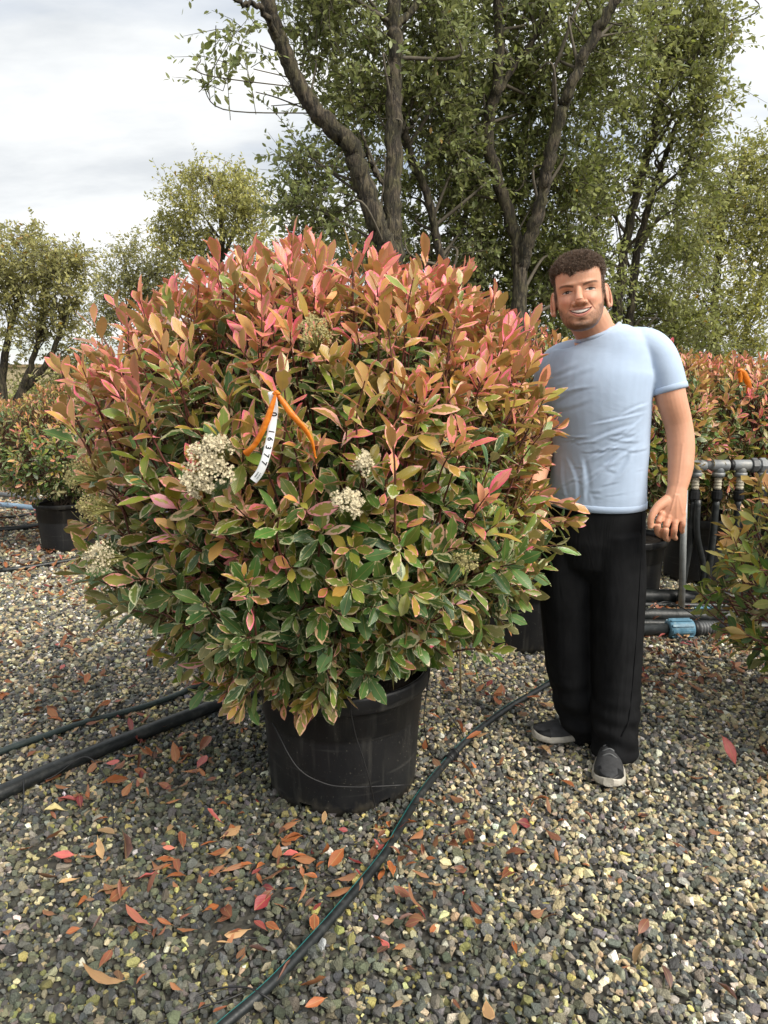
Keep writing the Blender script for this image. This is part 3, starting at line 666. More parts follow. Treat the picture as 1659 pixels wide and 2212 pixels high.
make_tree('oak_tree', 'bushy multi-stemmed tree at the left edge above the small potted shrub',
    [stem([(8, 860, 9.0), (15, 740, 9.0), (40, 650, 9.0), (55, 590, 9.0)], .09, .03, .1), stem([(40, 880, 9.0), (70, 780, 9.0), (95, 690, 9.0), (110, 590, 9.0)], .08, .025, 0), stem([(20, 890, 9.1), (90, 800, 9.0), (130, 720, 8.9), (150, 640, 8.9)], .075, .03, -.3)],
    [blob(110, 600, 8.9, .55, .6, .50, 420), blob(30, 590, 9.0, .5, .6, .5, 380), blob(90, 700, 9.0, .55, .5, .45, 330), blob(20, 720, 9.0, .4, .5, .5, 200), blob(110, 790, 9.1, .5, .4, .4, 240), blob(-60, 620, 9.0, .6, .6, .7, 260), blob(70, 840, 9.2, .6, .4, .35, 260), blob(165, 770, 9.1, .35, .3, .4, 150), blob(60, 520, 8.9, .38, .4, .22, 90), blob(160, 560, 8.9, .25, .3, .25, 80), blob(170, 660, 8.9, .2, .3, .25, 50)], 25, L0=.046, leafcol=(.17, .165, .060), lightcol=(.35, .33, .13), warm=.13, nleaf=15)
make_tree('oak_tree', 'rounded yellow-green tree in the distance left of the large oak',
    [stem([(470, 640, 10.5), (480, 520, 10.5), (470, 430, 10.5), (450, 380, 10.5)], .09, .03, 0), stem([(480, 560, 10.5), (520, 470, 10.5), (540, 420, 10.5)], .05, .02)],
    [blob(455, 450, 10.4, .70, .7, .62, 560), blob(540, 470, 10.4, .5, .6, .5, 380), blob(400, 530, 10.5, .55, .5, .5, 330), blob(500, 560, 10.6, .8, .5, .5, 400), blob(430, 380, 10.4, .28, .3, .22, 60), blob(510, 390, 10.4, .3, .3, .22, 70), blob(350, 500, 10.5, .22, .3, .35, 50)], 26, L0=.046, leafcol=(.18, .18, .058), lightcol=(.40, .38, .12), warm=.05, nleaf=15)
make_tree('oak_tree', 'low olive-green tree in the distance above the shrub\'s left shoulder',
    [stem([(275, 720, 11.5), (285, 640, 11.5), (270, 570, 11.5)], .08, .03, 0)],
    [blob(270, 620, 11.4, .65, .6, .60, 420), blob(330, 590, 11.4, .55, .5, .6, 330), blob(300, 700, 11.5, .8, .5, .5, 340), blob(225, 690, 11.5, .4, .4, .45, 130), blob(280, 540, 11.4, .3, .3, .25, 60)], 27, L0=.048, leafcol=(.15, .155, .062), lightcol=(.32, .30, .12), warm=.02, nleaf=13)

# low clipped hedge plants under the wall, far left
make_tree('hedge_bush', 'pale green bush in front of the far wall at left',
    [stem([(150, 900, 14), (155, 850, 14)], .05, .03, 0)], [blob(150, 870, 14, 1.3, .6, .55, 420), blob(60, 880, 14.5, 1.0, .6, .5, 260), blob(250, 870, 14.5, 1.0, .6, .6, 260)], 28, L0=.07, leafcol=(.15, .17, .05), lightcol=(.28, .28, .09), nleaf=12, tw=.4)

# ------------------------------------------------------------------ the big potted shrub
POT = V3(-.145, 2.31, 0); BC = V3(-.175, 2.33, 1.075)
PROF = np.array([[0, 515], [15, 525], [30, 530], [40, 548], [50, 560], [65, 522], [80, 508], [95, 536], [110, 534], [125, 550], [135, 566], [150, 586], [160, 628], [170, 570], [180, 550], [190, 590], [205, 606], [220, 545], [230, 600], [240, 575], [255, 560], [270, 540], [285, 495], [300, 520], [315, 560], [330, 545], [345, 575], [352, 585], [360, 515]], float)
def sil(d):
    """outer radius of the shrub along unit direction(s) d"""
    ang = np.degrees(np.arctan2(d[..., 2], d[..., 0])) % 360
    r = np.interp(ang, PROF[:, 0], PROF[:, 1])*.00142
    hx = np.sqrt(d[..., 0]**2+d[..., 2]**2); hy = np.abs(d[..., 1])
    return 1/np.sqrt((hx/r)**2+(hy/.80)**2)
def surf_Y(px, py, k=1.0):
    for Y in np.arange(1.2, 3.2, .01):
        q = at(px, py, Y)-BC; l = np.linalg.norm(q)
        if l < sil(q/l)*k: return Y
    return 2.3
FLOWERS = [(452, 1003, 62, 0), (425, 1045, 30, 0), (745, 1090, 38, 0), (782, 1000, 26, 0), (224, 1210, 42, 0), (178, 1025, 40, 1), (205, 1095, 36, 1), (680, 722, 40, 1), (1005, 1208, 26, 1), (470, 975, 40, 0)]
TAGY = surf_Y(575, 940)-.035
TAG_PX = [(587.5, 846), (592, 880), (590, 905), (585, 940), (578, 972), (570, 1000), (560, 1022), (547, 1039)]

def big_shrub():
    rng = np.random.default_rng(5)
    root = empty('potted_shrub', tuple(POT)); tag(root, 'huge rounded variegated shrub with pink-edged leaves in a black pot', 'shrub', 'potted shrubs in the nursery yard')
    pot_parts(root, .255, .300, .425, .062)
    # scuffs and mineral streaks on the pot wall are part of it
    def shell(N, kmin, kmax, seed, up):
        r = np.random.default_rng(seed)
        i = np.arange(N)+.5; ph = np.arccos(1-2*i/N); th = math.pi*(1+5**.5)*i
        d = np.stack([np.cos(th)*np.sin(ph), np.sin(th)*np.sin(ph), np.cos(ph)], 1); d = nrm(d+r.normal(0, .05, d.shape))
        k = r.uniform(kmin, kmax, N)
        p = BC+d*(sil(d)*k)[:, None]
        ax = nrm(d*.75+V3(0, 0, 1)*(up*(.35+.65*np.clip(d[:, 2:3]+.5, 0, 1)))+r.normal(0, .17, d.shape))
        ok = ~((np.hypot(p[:, 0]-POT[0], p[:, 1]-POT[1]) < .33) & (p[:, 2] < .47)) & (p[:, 2] > .20)
        # the underside is open: only the front and side skirts hang low
        under = (p[:, 2] < .52) & (np.hypot(p[:, 0]-BC[0], p[:, 1]-BC[1]) < .36)
        ok &= ~under
        return d[ok], p[ok], ax[ok], r
    D1, P1, A1, r1 = shell(1220, .82, 1.03, 1, .9)
    D2, P2, A2, r2 = shell(640, .58, .82, 2, .6)
    n1, n2 = len(P1), len(P2)
    sl1 = r1.uniform(.10, .19, n1); sl2 = r2.uniform(.12, .2, n2)
    # tips lie on the hull once the leaves are added, so pull the stem ends in a little
    P1 = P1-A1*.058
    patch = np.array([mnoise.noise(Vector(p*3.1)) for p in P1])
    y1 = np.clip(.25+.62*np.clip((P1[:, 2]-.80)/.85, 0, 1)**1.15+.26*patch+r1.normal(0, .12, n1), .05, 1)
    left = (P1[:, 0] < -.65) & (P1[:, 2] > 1.0); y1[left] += .12
    y2 = np.clip(.12+.12*(P2[:, 2]-.6)+r2.normal(0, .08, n2), 0, .45)
    # a few shoots stand proud of the outline, as in the photograph
    xt = []
    for px, py, Y in [(640, 478, 2.30), (628, 492, 2.28), (432, 520, 2.25), (850, 520, 2.3), (1030, 530, 2.4), (1000, 545, 2.4), (345, 566, 2.25), (150, 727, 2.2), (112, 800, 2.2), (125, 1142, 2.15), (150, 1275, 2.1), (560, 535, 2.3), (735, 540, 2.3), (940, 555, 2.35), (1285, 1092, 2.12), (1290, 1138, 2.10), (1262, 900, 2.15), (1222, 965, 2.1), (1240, 1060, 2.05), (300, 1452, 2.0), (380, 1505, 1.95), (745, 1560, 1.98), (650, 1520, 1.95), (585, 1570, 1.97), (1060, 1440, 2.1), (1135, 1395, 2.15), (935, 1470, 2.0)]:
        xt.append(at(px, py, Y))
    xt = np.array(xt); dx = nrm(xt-BC); ax3 = nrm(dx*.9+V3(0, 0, .35)*np.clip(dx[:, 2:3]+.6, 0, 1)+V3(0, -.05, -.1)); P3 = xt-ax3*.075
    y3 = np.clip(.35+.5*np.clip((P3[:, 2]-.6)/1.0, 0, 1)+.1, 0, 1); sl3 = np.full(len(P3), .22)
    # slender upright shoots breaking the outline of the crown
    ru = np.random.default_rng(19); up_d = nrm(np.stack([ru.normal(0, .62, 90), ru.normal(-.15, .6, 90), np.abs(ru.normal(.75, .3, 90))], 1)); pu = BC+up_d*(sil(up_d)*ru.uniform(.98, 1.10, 90))[:, None]; au = nrm(up_d*.45+V3(0, 0, .9)+ru.normal(0, .14, (90, 3)))
    P3 = np.concatenate([P3, pu-au*.06]); ax3 = np.concatenate([ax3, au]); y3 = np.concatenate([y3, np.clip(ru.normal(.82, .12, 90), .4, 1)])
    # skirt of shoots hanging over the front of the pot
    rs = np.random.default_rng(14); sk = []
    for _ in range(46):
        x_ = rs.uniform(390, 960); y_ = rs.uniform(1340, 1535 if x_ < 740 else 1440); sk.append(at(x_, y_, rs.uniform(1.78, 1.98)))
    for _ in range(18): sk.append(at(rs.uniform(470, 770), rs.uniform(1440, 1545), rs.uniform(1.84, 1.97)))
    sk = np.array(sk); a4 = nrm(nrm(sk-BC)*.7+V3(0, -.45, -.05)+rs.normal(0, .25, sk.shape)); P3 = np.concatenate([P3, sk]); ax3 = np.concatenate([ax3, a4]); y3 = np.concatenate([y3, np.clip(rs.normal(.42, .13, len(sk)), .1, .8)]); sl3 = np.full(len(P3), .18)
    parts_ = []
    for (P, A, S, nl, y, kw) in ((P1, A1, sl1, rng.integers(8, 13, n1), y1, {}), (P2, A2, sl2, rng.integers(7, 11, n2), y2, dict(th0=95, th1=35)), (P3, ax3, sl3, np.full(len(P3), 9), y3, dict(th0=70, th1=15))):
        parts_.append(shoots_leaves(rng, P, A, S, nl, y, L0=.083, plain=.10, **kw))
    V, lf, ca, cb, L = [np.concatenate([p[i] for p in parts_]) for i in range(5)]
    ctr = V.mean(1); tipv = V[:, -2]
    px, py, dep = proj(ctr)
    drop = inside_man(ctr) | inside_man(tipv) | (V[:, :, 2].min(1) < .03)
    drop |= (np.hypot(ctr[:, 0]-POT[0], ctr[:, 1]-POT[1]) < .29) & (ctr[:, 2] < .40)
    qx = np.array([q[0] for q in TAG_PX]); qy = np.array([q[1] for q in TAG_PX])
    for vv in (ctr, tipv, V[:, 10]):
        x_, y_, _ = proj(vv)
        near = (np.abs(x_-np.interp(y_, qy, qx)) < 26) & (y_ > 838) & (y_ < 1050) & (vv[:, 1] < TAGY+.03)
        rib = (np.abs(x_-np.interp(y_, [848, 900, 985], [597, 640, 684])) < 20) & (y_ > 845) & (y_ < 990) & (vv[:, 1] < TAGY+.03)
        rib |= (np.abs(x_-np.interp(y_, [848, 930, 985], [597, 566, 530])) < 20) & (y_ > 845) & (y_ < 990) & (vv[:, 1] < TAGY+.03)
        drop |= near | rib
        for fx, fy, fr, _o in FLOWERS:
            fY = surf_Y(fx, fy); drop |= (np.hypot(x_-fx, y_-fy) < fr*.72) & (vv[:, 1] < fY+.03)
    keep = ~drop; V, lf, ca, cb, L, ctr, px, py, dep = [a[keep] for a in (V, lf, ca, cb, L, ctr, px, py, dep)]
    # leaves that show largest: nearest in their own little window of the view
    cell = (np.floor(px/26).astype(int)*1000+np.floor(py/26).astype(int)); order = np.argsort(dep); first = np.zeros(len(V), bool)
    _, fi = np.unique(cell[order], return_index=True); first[order[fi]] = True
    nv = np.cross(V[:, 9]-V[:, 11], V[:, 13]-V[:, 7]); facing = np.abs(np.sum(nrm(nv)*nrm(ctr-V3(0, 0, CAMZ)), 1))
    score = L/dep*facing*first*((px > 20) & (px < 1640))
    top = np.argsort(-score)[:300]; rest = np.ones(len(V), bool); rest[top] = False
    fo = link('foliage', leaf_mesh('foliage', V[rest]-POT, lf[rest], ca[rest], cb[rest]), M['leaf'], root); fo['kind'] = 'stuff'
    for i in top:
        b = V[i, 1]; link('leaf', leaf_mesh('leaf', V[i:i+1]-b, lf[i:i+1], ca[i:i+1], cb[i:i+1]), M['leaf'], root, tuple(b-POT))
    st = stems_mesh(rng, np.concatenate([P1, P2, P3])-POT, np.concatenate([A1, A2, ax3]), np.concatenate([sl1, sl2, sl3]))
    so = st.build('shoots', M['stem'], root); so['kind'] = 'stuff'
    br = MB(); ii = rng.choice(n1, 90, replace=False)
    for i in ii:
        e = P1[i]-A1[i]*sl1[i]*1.3-POT; s0 = V3(rng.normal(0, .05), rng.normal(0, .05), .39); mid = s0*.5+e*.5; mid[:2] *= .7; mid[2] += .04
        br.tube(smooth_line([s0, mid, e], 6), np.linspace(.011, .003, 13), 6, cap=False)
    br.build('branches', M['wood'], root)
    # flower heads: flat-topped clusters of tiny five-petalled cream flowers
    for fx, fy, fr, old in FLOWERS:
        Y = surf_Y(fx, fy); c = at(fx, fy, Y); R = fr/F*Y*1.02
        f = np.random.default_rng(int(fx)); mb = MB(); nn = int(420*(fr/50)**2)+90
        out = nrm(c-BC+V3(0, -.3, .25)); e1 = nrm(np.cross(out, V3(0, 0, 1))); e2 = np.cross(e1, out)
        subs = [(f.random()*6.28, R*math.sqrt(f.random())*.80, R*f.uniform(.22, .42)) for _ in range(11)]
        for _ in range(nn):
            a0, r0_, rs_ = subs[f.integers(11)]; a1 = f.random()*6.28; q1 = rs_*math.sqrt(f.random()); xx_ = r0_*math.cos(a0)+q1*math.cos(a1); yy_ = r0_*math.sin(a0)+q1*math.sin(a1); a = math.atan2(yy_, xx_); rr = math.hypot(xx_, yy_)
            p = c+e1*rr*math.cos(a)+e2*rr*math.sin(a)+out*(.035*(1-(rr/R)**2)+f.normal(0, .009))
            nv_ = nrm(out+f.normal(0, .45, 3)); u = nrm(np.cross(nv_, f.normal(0, 1, 3))); w = np.cross(nv_, u); s_ = f.uniform(.0030, .0047)*(0.8 if old else 1)
            vs_ = [p]
            for q in range(10):
                t = q*.628; r_ = s_*(1.0 if q % 2 == 0 else .45); vs_.append(p+(u*math.cos(t)+w*math.sin(t))*r_+nv_*s_*(.25 if q % 2 == 0 else 0))
            mb.add(np.array(vs_)-POT, t=[[0, 1+q, 1+(q+1) % 10] for q in range(10)])
        fo_ = mb.build('flower_cluster', M['flower_old'] if old else M['flower'], root, smooth=False)
        sk = MB()
        for _ in range(26):
            a = f.random()*6.28; rr = R*math.sqrt(f.random()); p = c+e1*rr*math.cos(a)+e2*rr*math.sin(a)+out*.02
            sk.tube(np.array([c-out*.07, (c+p)/2-out*.02, p])-POT, [.0016, .0012, .0008], 4, cap=False)
        sk.build('flower_stalks', M['stalk'], fo_)
M['flower'] = pmat('cream_flower', (.62, .54, .36), .8, .25, 220, 0); M['flower_old'] = pmat('faded_flower', (.36, .31, .13), .85, .35, 220, 0); M['stalk'] = pmat('flower_stalk', (.24, .23, .07), .8, .3, 60, 0)
big_shrub()

# ------------------------------------------------------------------ other potted shrubs
def small_shrub(label, loc, centre_z, R, N, seed, L0=.075, y0=.3, y1=.85, pot=(.22, .26, .40, .05), plain=.1, own=0, view=None, inner=.5, nl=(7, 11)):
    rng = np.random.default_rng(seed); P0 = V3(*loc); root = empty('potted_shrub', loc); tag(root, label, 'shrub', 'potted shrubs in the nursery yard')
    pot_parts(root, *pot, seg=48)
    def sh(N, kmin, kmax):
        i = np.arange(N)+.5; ph = np.arccos(1-2*i/N); th = math.pi*(1+5**.5)*i
        d = nrm(np.stack([np.cos(th)*np.sin(ph), np.sin(th)*np.sin(ph), np.cos(ph)], 1)+rng.normal(0, .06, (N, 3)))
        lump = 1+.10*np.sin(d[:, 0]*5+seed)*np.cos(d[:, 2]*4+d[:, 1]*3)
        p = V3(0, 0, centre_z)+d*np.array(R)*(rng.uniform(kmin, kmax, N)*lump)[:, None]
        ax = nrm(d*.7+V3(0, 0, .7)*np.clip(d[:, 2:3]+.6, 0, 1)+rng.normal(0, .2, d.shape))
        ok = ~((np.hypot(p[:, 0], p[:, 1]) < pot[1]+.02) & (p[:, 2] < pot[2]+.03)) & (p[:, 2] > .15)
        return p[ok], ax[ok]
    PA, AA = sh(N, .88, 1.0); PB, AB = sh(int(N*inner), .6, .86)
    yA = np.clip(y0+(y1-y0)*np.clip((PA[:, 2]-centre_z+R[2]*.6)/(1.5*R[2]), 0, 1)+rng.normal(0, .16, len(PA)), 0, 1); yB = np.clip(rng.normal(.12, .1, len(PB)), 0, .4)
    P = np.concatenate([PA-AA*.04, PB]); A = np.concatenate([AA, AB]); S = rng.uniform(.10, .17, len(P))
    V, lf, ca, cb, L = shoots_leaves(rng, P, A, S, rng.integers(nl[0], nl[1], len(P)), np.concatenate([yA, yB]), L0=L0, plain=plain)
    ctr = V.mean(1)
    keep = ~(inside_man(ctr+P0) | (V[:, :, 2].min(1) < .03)) & ~((np.hypot(ctr[:, 0], ctr[:, 1]) < pot[1]+.005) & (ctr[:, 2] < pot[2]-.02))
    V, lf, ca, cb, L, ctr = [a[keep] for a in (V, lf, ca, cb, L, ctr)]
    rest = np.ones(len(V), bool)
    if own:
        px, py, dep = proj(ctr+P0); cell = (np.floor(px/18).astype(int)*1000+np.floor(py/18).astype(int)); order = np.argsort(dep); first = np.zeros(len(V), bool)
        _, fi = np.unique(cell[order], return_index=True); first[order[fi]] = True
        ok = first & (px > 0) & (px < 1650) & (py > 0) & (py < 2212); top = np.argsort(-(L/dep*ok))[:min(own, int(ok.sum()))]; rest[top] = False
        for i in top:
            b = V[i, 1]; link('leaf', leaf_mesh('leaf', V[i:i+1]-b, lf[i:i+1], ca[i:i+1], cb[i:i+1]), M['leaf'], root, tuple(b))
    fo = link('foliage', leaf_mesh('foliage', V[rest], lf[rest], ca[rest], cb[rest]), M['leaf'], root); fo['kind'] = 'stuff'
    so = stems_mesh(rng, P, A, S, .0026, 4).build('shoots', M['stem'], root); so['kind'] = 'stuff'
    br = MB()
    for i in rng.choice(len(PA), 36, replace=False):
        e = PA[i]-AA[i]*.16; s0 = V3(rng.normal(0, .04), rng.normal(0, .04), pot[2]-.03); mid = (s0+e)/2; mid[:2] *= .7
        br.tube(smooth_line([s0, mid, e], 5), np.linspace(.010, .003, 11), 5, cap=False)
    br.build('branches', M['wood'], root)
    return root
small_shrub('pink-tipped shrub in black pot between the big shrub and the man', (.74, 3.66, 0), 1.06, (.56, .56, .62), 520, 31, y0=.32, y1=.85, pot=(.24, .28, .44, .05))
small_shrub('bronze-leaved shrub standing directly behind the man', (1.55, 4.45, 0), 1.10, (.56, .56, .58), 460, 32, y0=.35, y1=.80)
small_shrub('bronze and green shrub behind the grey pipe manifold', (2.22, 4.85, 0), 1.00, (.66, .60, .62), 560, 33, y0=.36, y1=.78, pot=(.23, .27, .46, .06))
small_shrub('shrub at far right carrying an orange ribbon', (2.95, 5.0, 0), .98, (.62, .62, .60), 480, 34, y0=.38, y1=.78)
small_shrub('greener shrub in the second row at right', (3.3, 6.0, 0), 1.02, (.7, .62, .62), 420, 35, y0=.34, y1=.7)
small_shrub('low pink-flecked green shrub in black pot at far left', (-2.62, 5.75, 0), .84, (.74, .66, .50), 720, 36, L0=.062, y0=.20, y1=.62, pot=(.20, .245, .40, .04))
small_shrub('green shrub cut by the left edge behind the pipes', (-3.75, 6.3, 0), .86, (.74, .64, .52), 520, 37, L0=.062, y0=.22, y1=.6, pot=(.20, .245, .40, .04))
small_shrub('glossy green shrub with orange-red young leaves cut by the right edge', (1.84, 2.48, 0), .64, (.66, .62, .56), 400, 38, L0=.078, y0=.22, y1=.80, pot=(.2, .24, .32, .04), plain=1.0, own=220, nl=(6, 9))
# ------------------------------------------------------------------ tag and ribbons on the shrub
def strip(px, width, Y, nseg=24, twist=0.0):
    C_ = smooth_line([at(x, y, Y+(dy[0] if dy else 0)) for (x, y, *dy) in px], 5)
    tan = nrm(np.gradient(C_, axis=0)); view = nrm(C_-V3(0, 0, CAMZ)); side = nrm(np.cross(view, tan))
    if side[0, 0] < 0: side = -side
    return C_, tan, side, nrm(np.cross(side, tan))
def strip_mesh(C_, side, nor, w, thick=.0005, bend=0.0):
    n = len(C_); w = np.broadcast_to(np.asarray(w, float), (n,)); us = np.array([-1, -.4, .4, 1.0])
    fr = np.stack([C_+side*(w/2*u)[:, None]+nor*(bend*w*(u*u))[:, None] for u in us], 1)
    bk = fr+nor[:, None]*thick
    k = len(us); v = np.concatenate([fr.reshape(-1, 3), bk.reshape(-1, 3)]); q = []; o = n*k
    for i in range(n-1):
        for j in range(k-1):
            a = i*k+j; q.append([a, a+1, a+k+1, a+k]); q.append([o+a, o+a+k, o+a+k+1, o+a+1])
        q.append([i*k, (i+1)*k, o+(i+1)*k, o+i*k]); q.append([i*k+k-1, o+i*k+k-1, o+(i+1)*k+k-1, (i+1)*k+k-1])
    q.append([0, o, o+1, 1]); 
    m = MB(); m.add(v, q); return m
def text_mesh(body, size):
    cu = bpy.data.curves.new('t', 'FONT'); cu.body = body; cu.size = size; cu.align_x = 'CENTER'; cu.align_y = 'CENTER'; cu.offset = size*.022; cu.resolution_u = 4
    o = bpy.data.objects.new('t', cu); COL.objects.link(o); dg = bpy.context.evaluated_depsgraph_get(); dg.update()
    me = bpy.data.meshes.new_from_object(o.evaluated_get(dg)); bpy.data.objects.remove(o); bpy.data.curves.remove(cu)
    bm = bmesh.new(); bm.from_mesh(me); bmesh.ops.triangulate(bm, faces=bm.faces); bm.to_mesh(me); bm.free()
    v = np.empty(len(me.vertices)*3); me.vertices.foreach_get('co', v); f = np.array([list(p.vertices) for p in me.polygons]); bpy.data.meshes.remove(me)
    return v.reshape(-1, 3), f
def make_tag():
    Cn, tan, side, nor = strip([(x, y, .004*math.sin(i)) for i, (x, y) in enumerate(TAG_PX)], .0168, TAGY)
    to_cam = -nrm(Cn-V3(0, 0, CAMZ)); sg = np.sign(np.sum(nor*to_cam, 1, keepdims=True)); front = nor*sg
    root = strip_mesh(Cn, side, -front, .0172, bend=.06).build('plant_tag', M['paper'], None)
    tag(root, 'white paper strip tag with black numbers tied to the big shrub', 'tag')
    s = np.concatenate([[0], np.cumsum(np.linalg.norm(np.diff(Cn, axis=0), axis=1))]); TL = s[-1]
    def put(body, frac, across, size):
        v, f = text_mesh(body, size)
        ss = frac*TL+v[:, 0]; cc = across+v[:, 1]
        P = np.stack([np.interp(ss, s, Cn[:, k]) for k in range(3)], 1); S = nrm(np.stack([np.interp(ss, s, side[:, k]) for k in range(3)], 1)); Fn = nrm(np.stack([np.interp(ss, s, front[:, k]) for k in range(3)], 1))
        P = P+S*cc[:, None]+Fn*(.0007-.06*.0172*(cc/.0086)**2)[:, None]+Fn*.0002
        m = MB(); m.add(P, t=f); m.build('printing', M['ink'], root, smooth=False)
    for ch, fr in (('0', .235), ('1', .42), ('6', .50), ('3', .59), ('7', .675), ('7', .76)): put(ch, fr, .0, .0165 if fr > .3 else .018)
    put('21.04.2025', .915, .0028, .0036); put('ANDREA', .915, -.0028, .0040)
make_tag()
def ribbon_material():
    m, N, L, b = new_mat('orange_film'); b.inputs['Base Color'].default_value = (.80, .24, .015, 1); b.inputs['Roughness'].default_value = .35
    tc = N.new('ShaderNodeTexCoord'); n = N.new('ShaderNodeTexNoise'); n.inputs['Scale'].default_value = 90; L.new(tc.outputs['Object'], n.inputs['Vector'])
    r = ramp(N, [(.35, (.72, .20, .01)), (.7, (.88, .32, .03))]); L.new(n.outputs['Fac'], r.inputs[0]); L.new(r.outputs[0], b.inputs['Base Color'])
    t = N.new('ShaderNodeBsdfTranslucent'); t.inputs['Color'].default_value = (.9, .3, .02, 1); mx = N.new('ShaderNodeMixShader'); mx.inputs[0].default_value = .35
    bp = N.new('ShaderNodeBump'); bp.inputs['Strength'].default_value = .5; bp.inputs['Distance'].default_value = .003; L.new(n.outputs['Fac'], bp.inputs['Height']); L.new(bp.outputs[0], b.inputs['Normal'])
    L.new(b.outputs[0], mx.inputs[1]); L.new(t.outputs[0], mx.inputs[2]); L.new(mx.outputs[0], N['Material Output'].inputs['Surface'])
    return m
M['ribbon'] = ribbon_material()
def make_ribbon(label, knot, streams, Y, sc):
    root = empty('plastic_ribbon', tuple(at(*knot, Y))); o = V3(*root.location); tag(root, label, 'ribbon', 'orange marking ribbons')
    for px, w in streams:
        Cn, tan, side, nor = strip(px, .01, Y); front = nor*np.sign(np.sum(nor*-nrm(Cn-V3(0, 0, CAMZ)), 1, keepdims=True))
        n = len(Cn); ww = np.interp(np.linspace(0, 1, n), np.linspace(0, 1, len(w)), w)*sc
        rr = np.random.default_rng(int(px[0][1])); tw = np.cumsum(rr.normal(0, .06, n))[:, None]
        sd = nrm(side*np.cos(tw)+front*np.sin(tw)); m = strip_mesh(Cn-o, sd, -front, ww, .0003, bend=.25); m.build('streamer', M['ribbon'], root)
    kb = MB(); k0 = at(*knot, Y-.006)-o
    for a in range(3): kb.ball(k0+V3((a-1)*.003, 0, (a % 2)*.003)*sc, V3(.006, .005, .004)*sc, 10, 6)
    kb.build('knot', M['ribbon'], root)
make_ribbon('orange plastic ribbon tied round the tag on the big shrub', (597, 850), [
    ([(597, 850, -.008), (610, 866, -.010), (628, 892, -.012), (648, 915, -.012), (664, 935, -.01), (675, 958, -.006), (681, 985, 0), (684, 990, 0)], [.006, .012, .014, .013, .010, .007, .004, .003]),
    ([(596, 850, -.010), (588, 875, -.014), (578, 905, -.016), (566, 932, -.014), (552, 958, -.010), (538, 974, -.004), (528, 982, .004)], [.006, .011, .014, .014, .012, .013, .017])], TAGY, 1.0)
make_ribbon('orange plastic ribbon on the background shrub at far right', (1597, 800), [
    ([(1597, 800), (1606, 808), (1614, 822), (1618, 836), (1616, 850)], [.02, .026, .022, .02, .016]), ([(1596, 800), (1599, 812), (1600, 826)], [.014, .016, .012])], 4.38, 1.6)

# ------------------------------------------------------------------ hoses, pipes and drip lines on the gravel
def hose(name, label, pts, r, mat, cat='pipe', sides=14, stripe=None, per=8, group=None, z=None, lift=.011, parent=None):
    P = np.array([gnd(p[0], p[1], (r+lift if len(p) < 3 else p[2])) for p in pts]); ln = smooth_line(P, per)
    mb = MB(); mb.tube(ln, r, sides); o = mb.build(name, mat, parent)
    if label: tag(o, label, cat, group)
    if stripe:
        tan = nrm(np.gradient(ln, axis=0)); side = nrm(np.cross(tan, V3(0, 0, 1)))
        if side[:, 0].mean() > 0: side = -side
        a = math.radians(stripe[1]); nn = side*math.cos(a)+V3(0, 0, 1)*math.sin(a); b = np.cross(tan, nn); w = stripe[2]
        up = ln+nn*(r+.0006); q = MB(); v = np.concatenate([up+b*w-nn*(w*w/r/2), up-b*w-nn*(w*w/r/2), up+nn*.0003]); n = len(ln)
        f = [[i, i+1, 2*n+i+1, 2*n+i] for i in range(n-1)]+[[2*n+i, 2*n+i+1, n+i+1, n+i] for i in range(n-1)]
        q.add(v, f); q.build('stripe', stripe[0], o)
    return o, ln
h1, l1 = hose('irrigation_hose', 'black irrigation hose with teal stripe running from the bottom edge past the pot', [(150, 2560), (395, 2300), (440, 2256), (486, 2212), (584, 2127), (688, 2016), (763, 1929), (830, 1846), (862, 1792), (906, 1720), (967, 1643), (1030, 1580), (1100, 1528), (1190, 1474), (1300, 1402), (1392, 1342), (1450, 1305), (1500, 1276), (1545, 1270)], .0125, M['hose'], 'hose', stripe=(M['teal'], 58, .0020))
cpl = MB()
i0 = np.argmin(np.abs(proj(l1)[0]-976)); d0 = nrm(l1[i0+1]-l1[i0-1])
for a, b_, r_ in ((-.028, .028, .0175), (-.030, -.020, .0195), (.020, .030, .0195)): cpl.tube([l1[i0]+d0*a, l1[i0]+d0*b_], r_, 16)
cpl.build('connector', M['plastic'], h1)
hose('water_pipe', 'thick black water pipe crossing the gravel at left behind the pot', [(-520, 1925), (-120, 1762), (0, 1713), (130, 1655), (280, 1594), (420, 1540), (550, 1493), (760, 1408), (968, 1326), (1110, 1268)], .0265, M['hose'], stripe=(M['greyblue'], -28, .0022))
hose('irrigation_hose', 'thin dark green hose lying behind the thick pipe at left', [(-480, 1830), (-90, 1660), (0, 1624), (90, 1592), (180, 1561), (250, 1543), (330, 1520), (385, 1500), (440, 1474), (560, 1430), (700, 1375)], .0125, pmat('green_hose', (.030, .046, .044), .45, .3, 30, .1, 80), 'hose')
hose('water_pipe', 'black pipe lying across the gravel in front of the left pot', [(-60, 1236), (40, 1228), (100, 1219), (170, 1207), (260, 1194), (420, 1172)], .016, M['hose'])
hose('water_pipe', 'long black pipe behind the left pot, nearest of three', [(-60, 1148), (40, 1141), (110, 1131), (220, 1120), (420, 1098)], .024, M['hose'])
hose('water_pipe', 'pale blue-grey pipe on the gravel behind the left pot', [(-60, 1087), (20, 1092), (80, 1098), (140, 1102), (300, 1106), (460, 1104)], .030, pmat('pale_blue_pipe', (.22, .33, .45), .45, .25, 20, 0))
hose('water_pipe', 'dark grey pipe farthest back at left', [(-60, 1062), (20, 1070), (100, 1082), (200, 1090), (400, 1092)], .030, M['pvc_dark'])
hose('water_pipe', 'thin dark pipe between the pale blue pipe and the near black one', [(-60, 1122), (30, 1116), (80, 1108), (150, 1098)], .014, M['hose'])
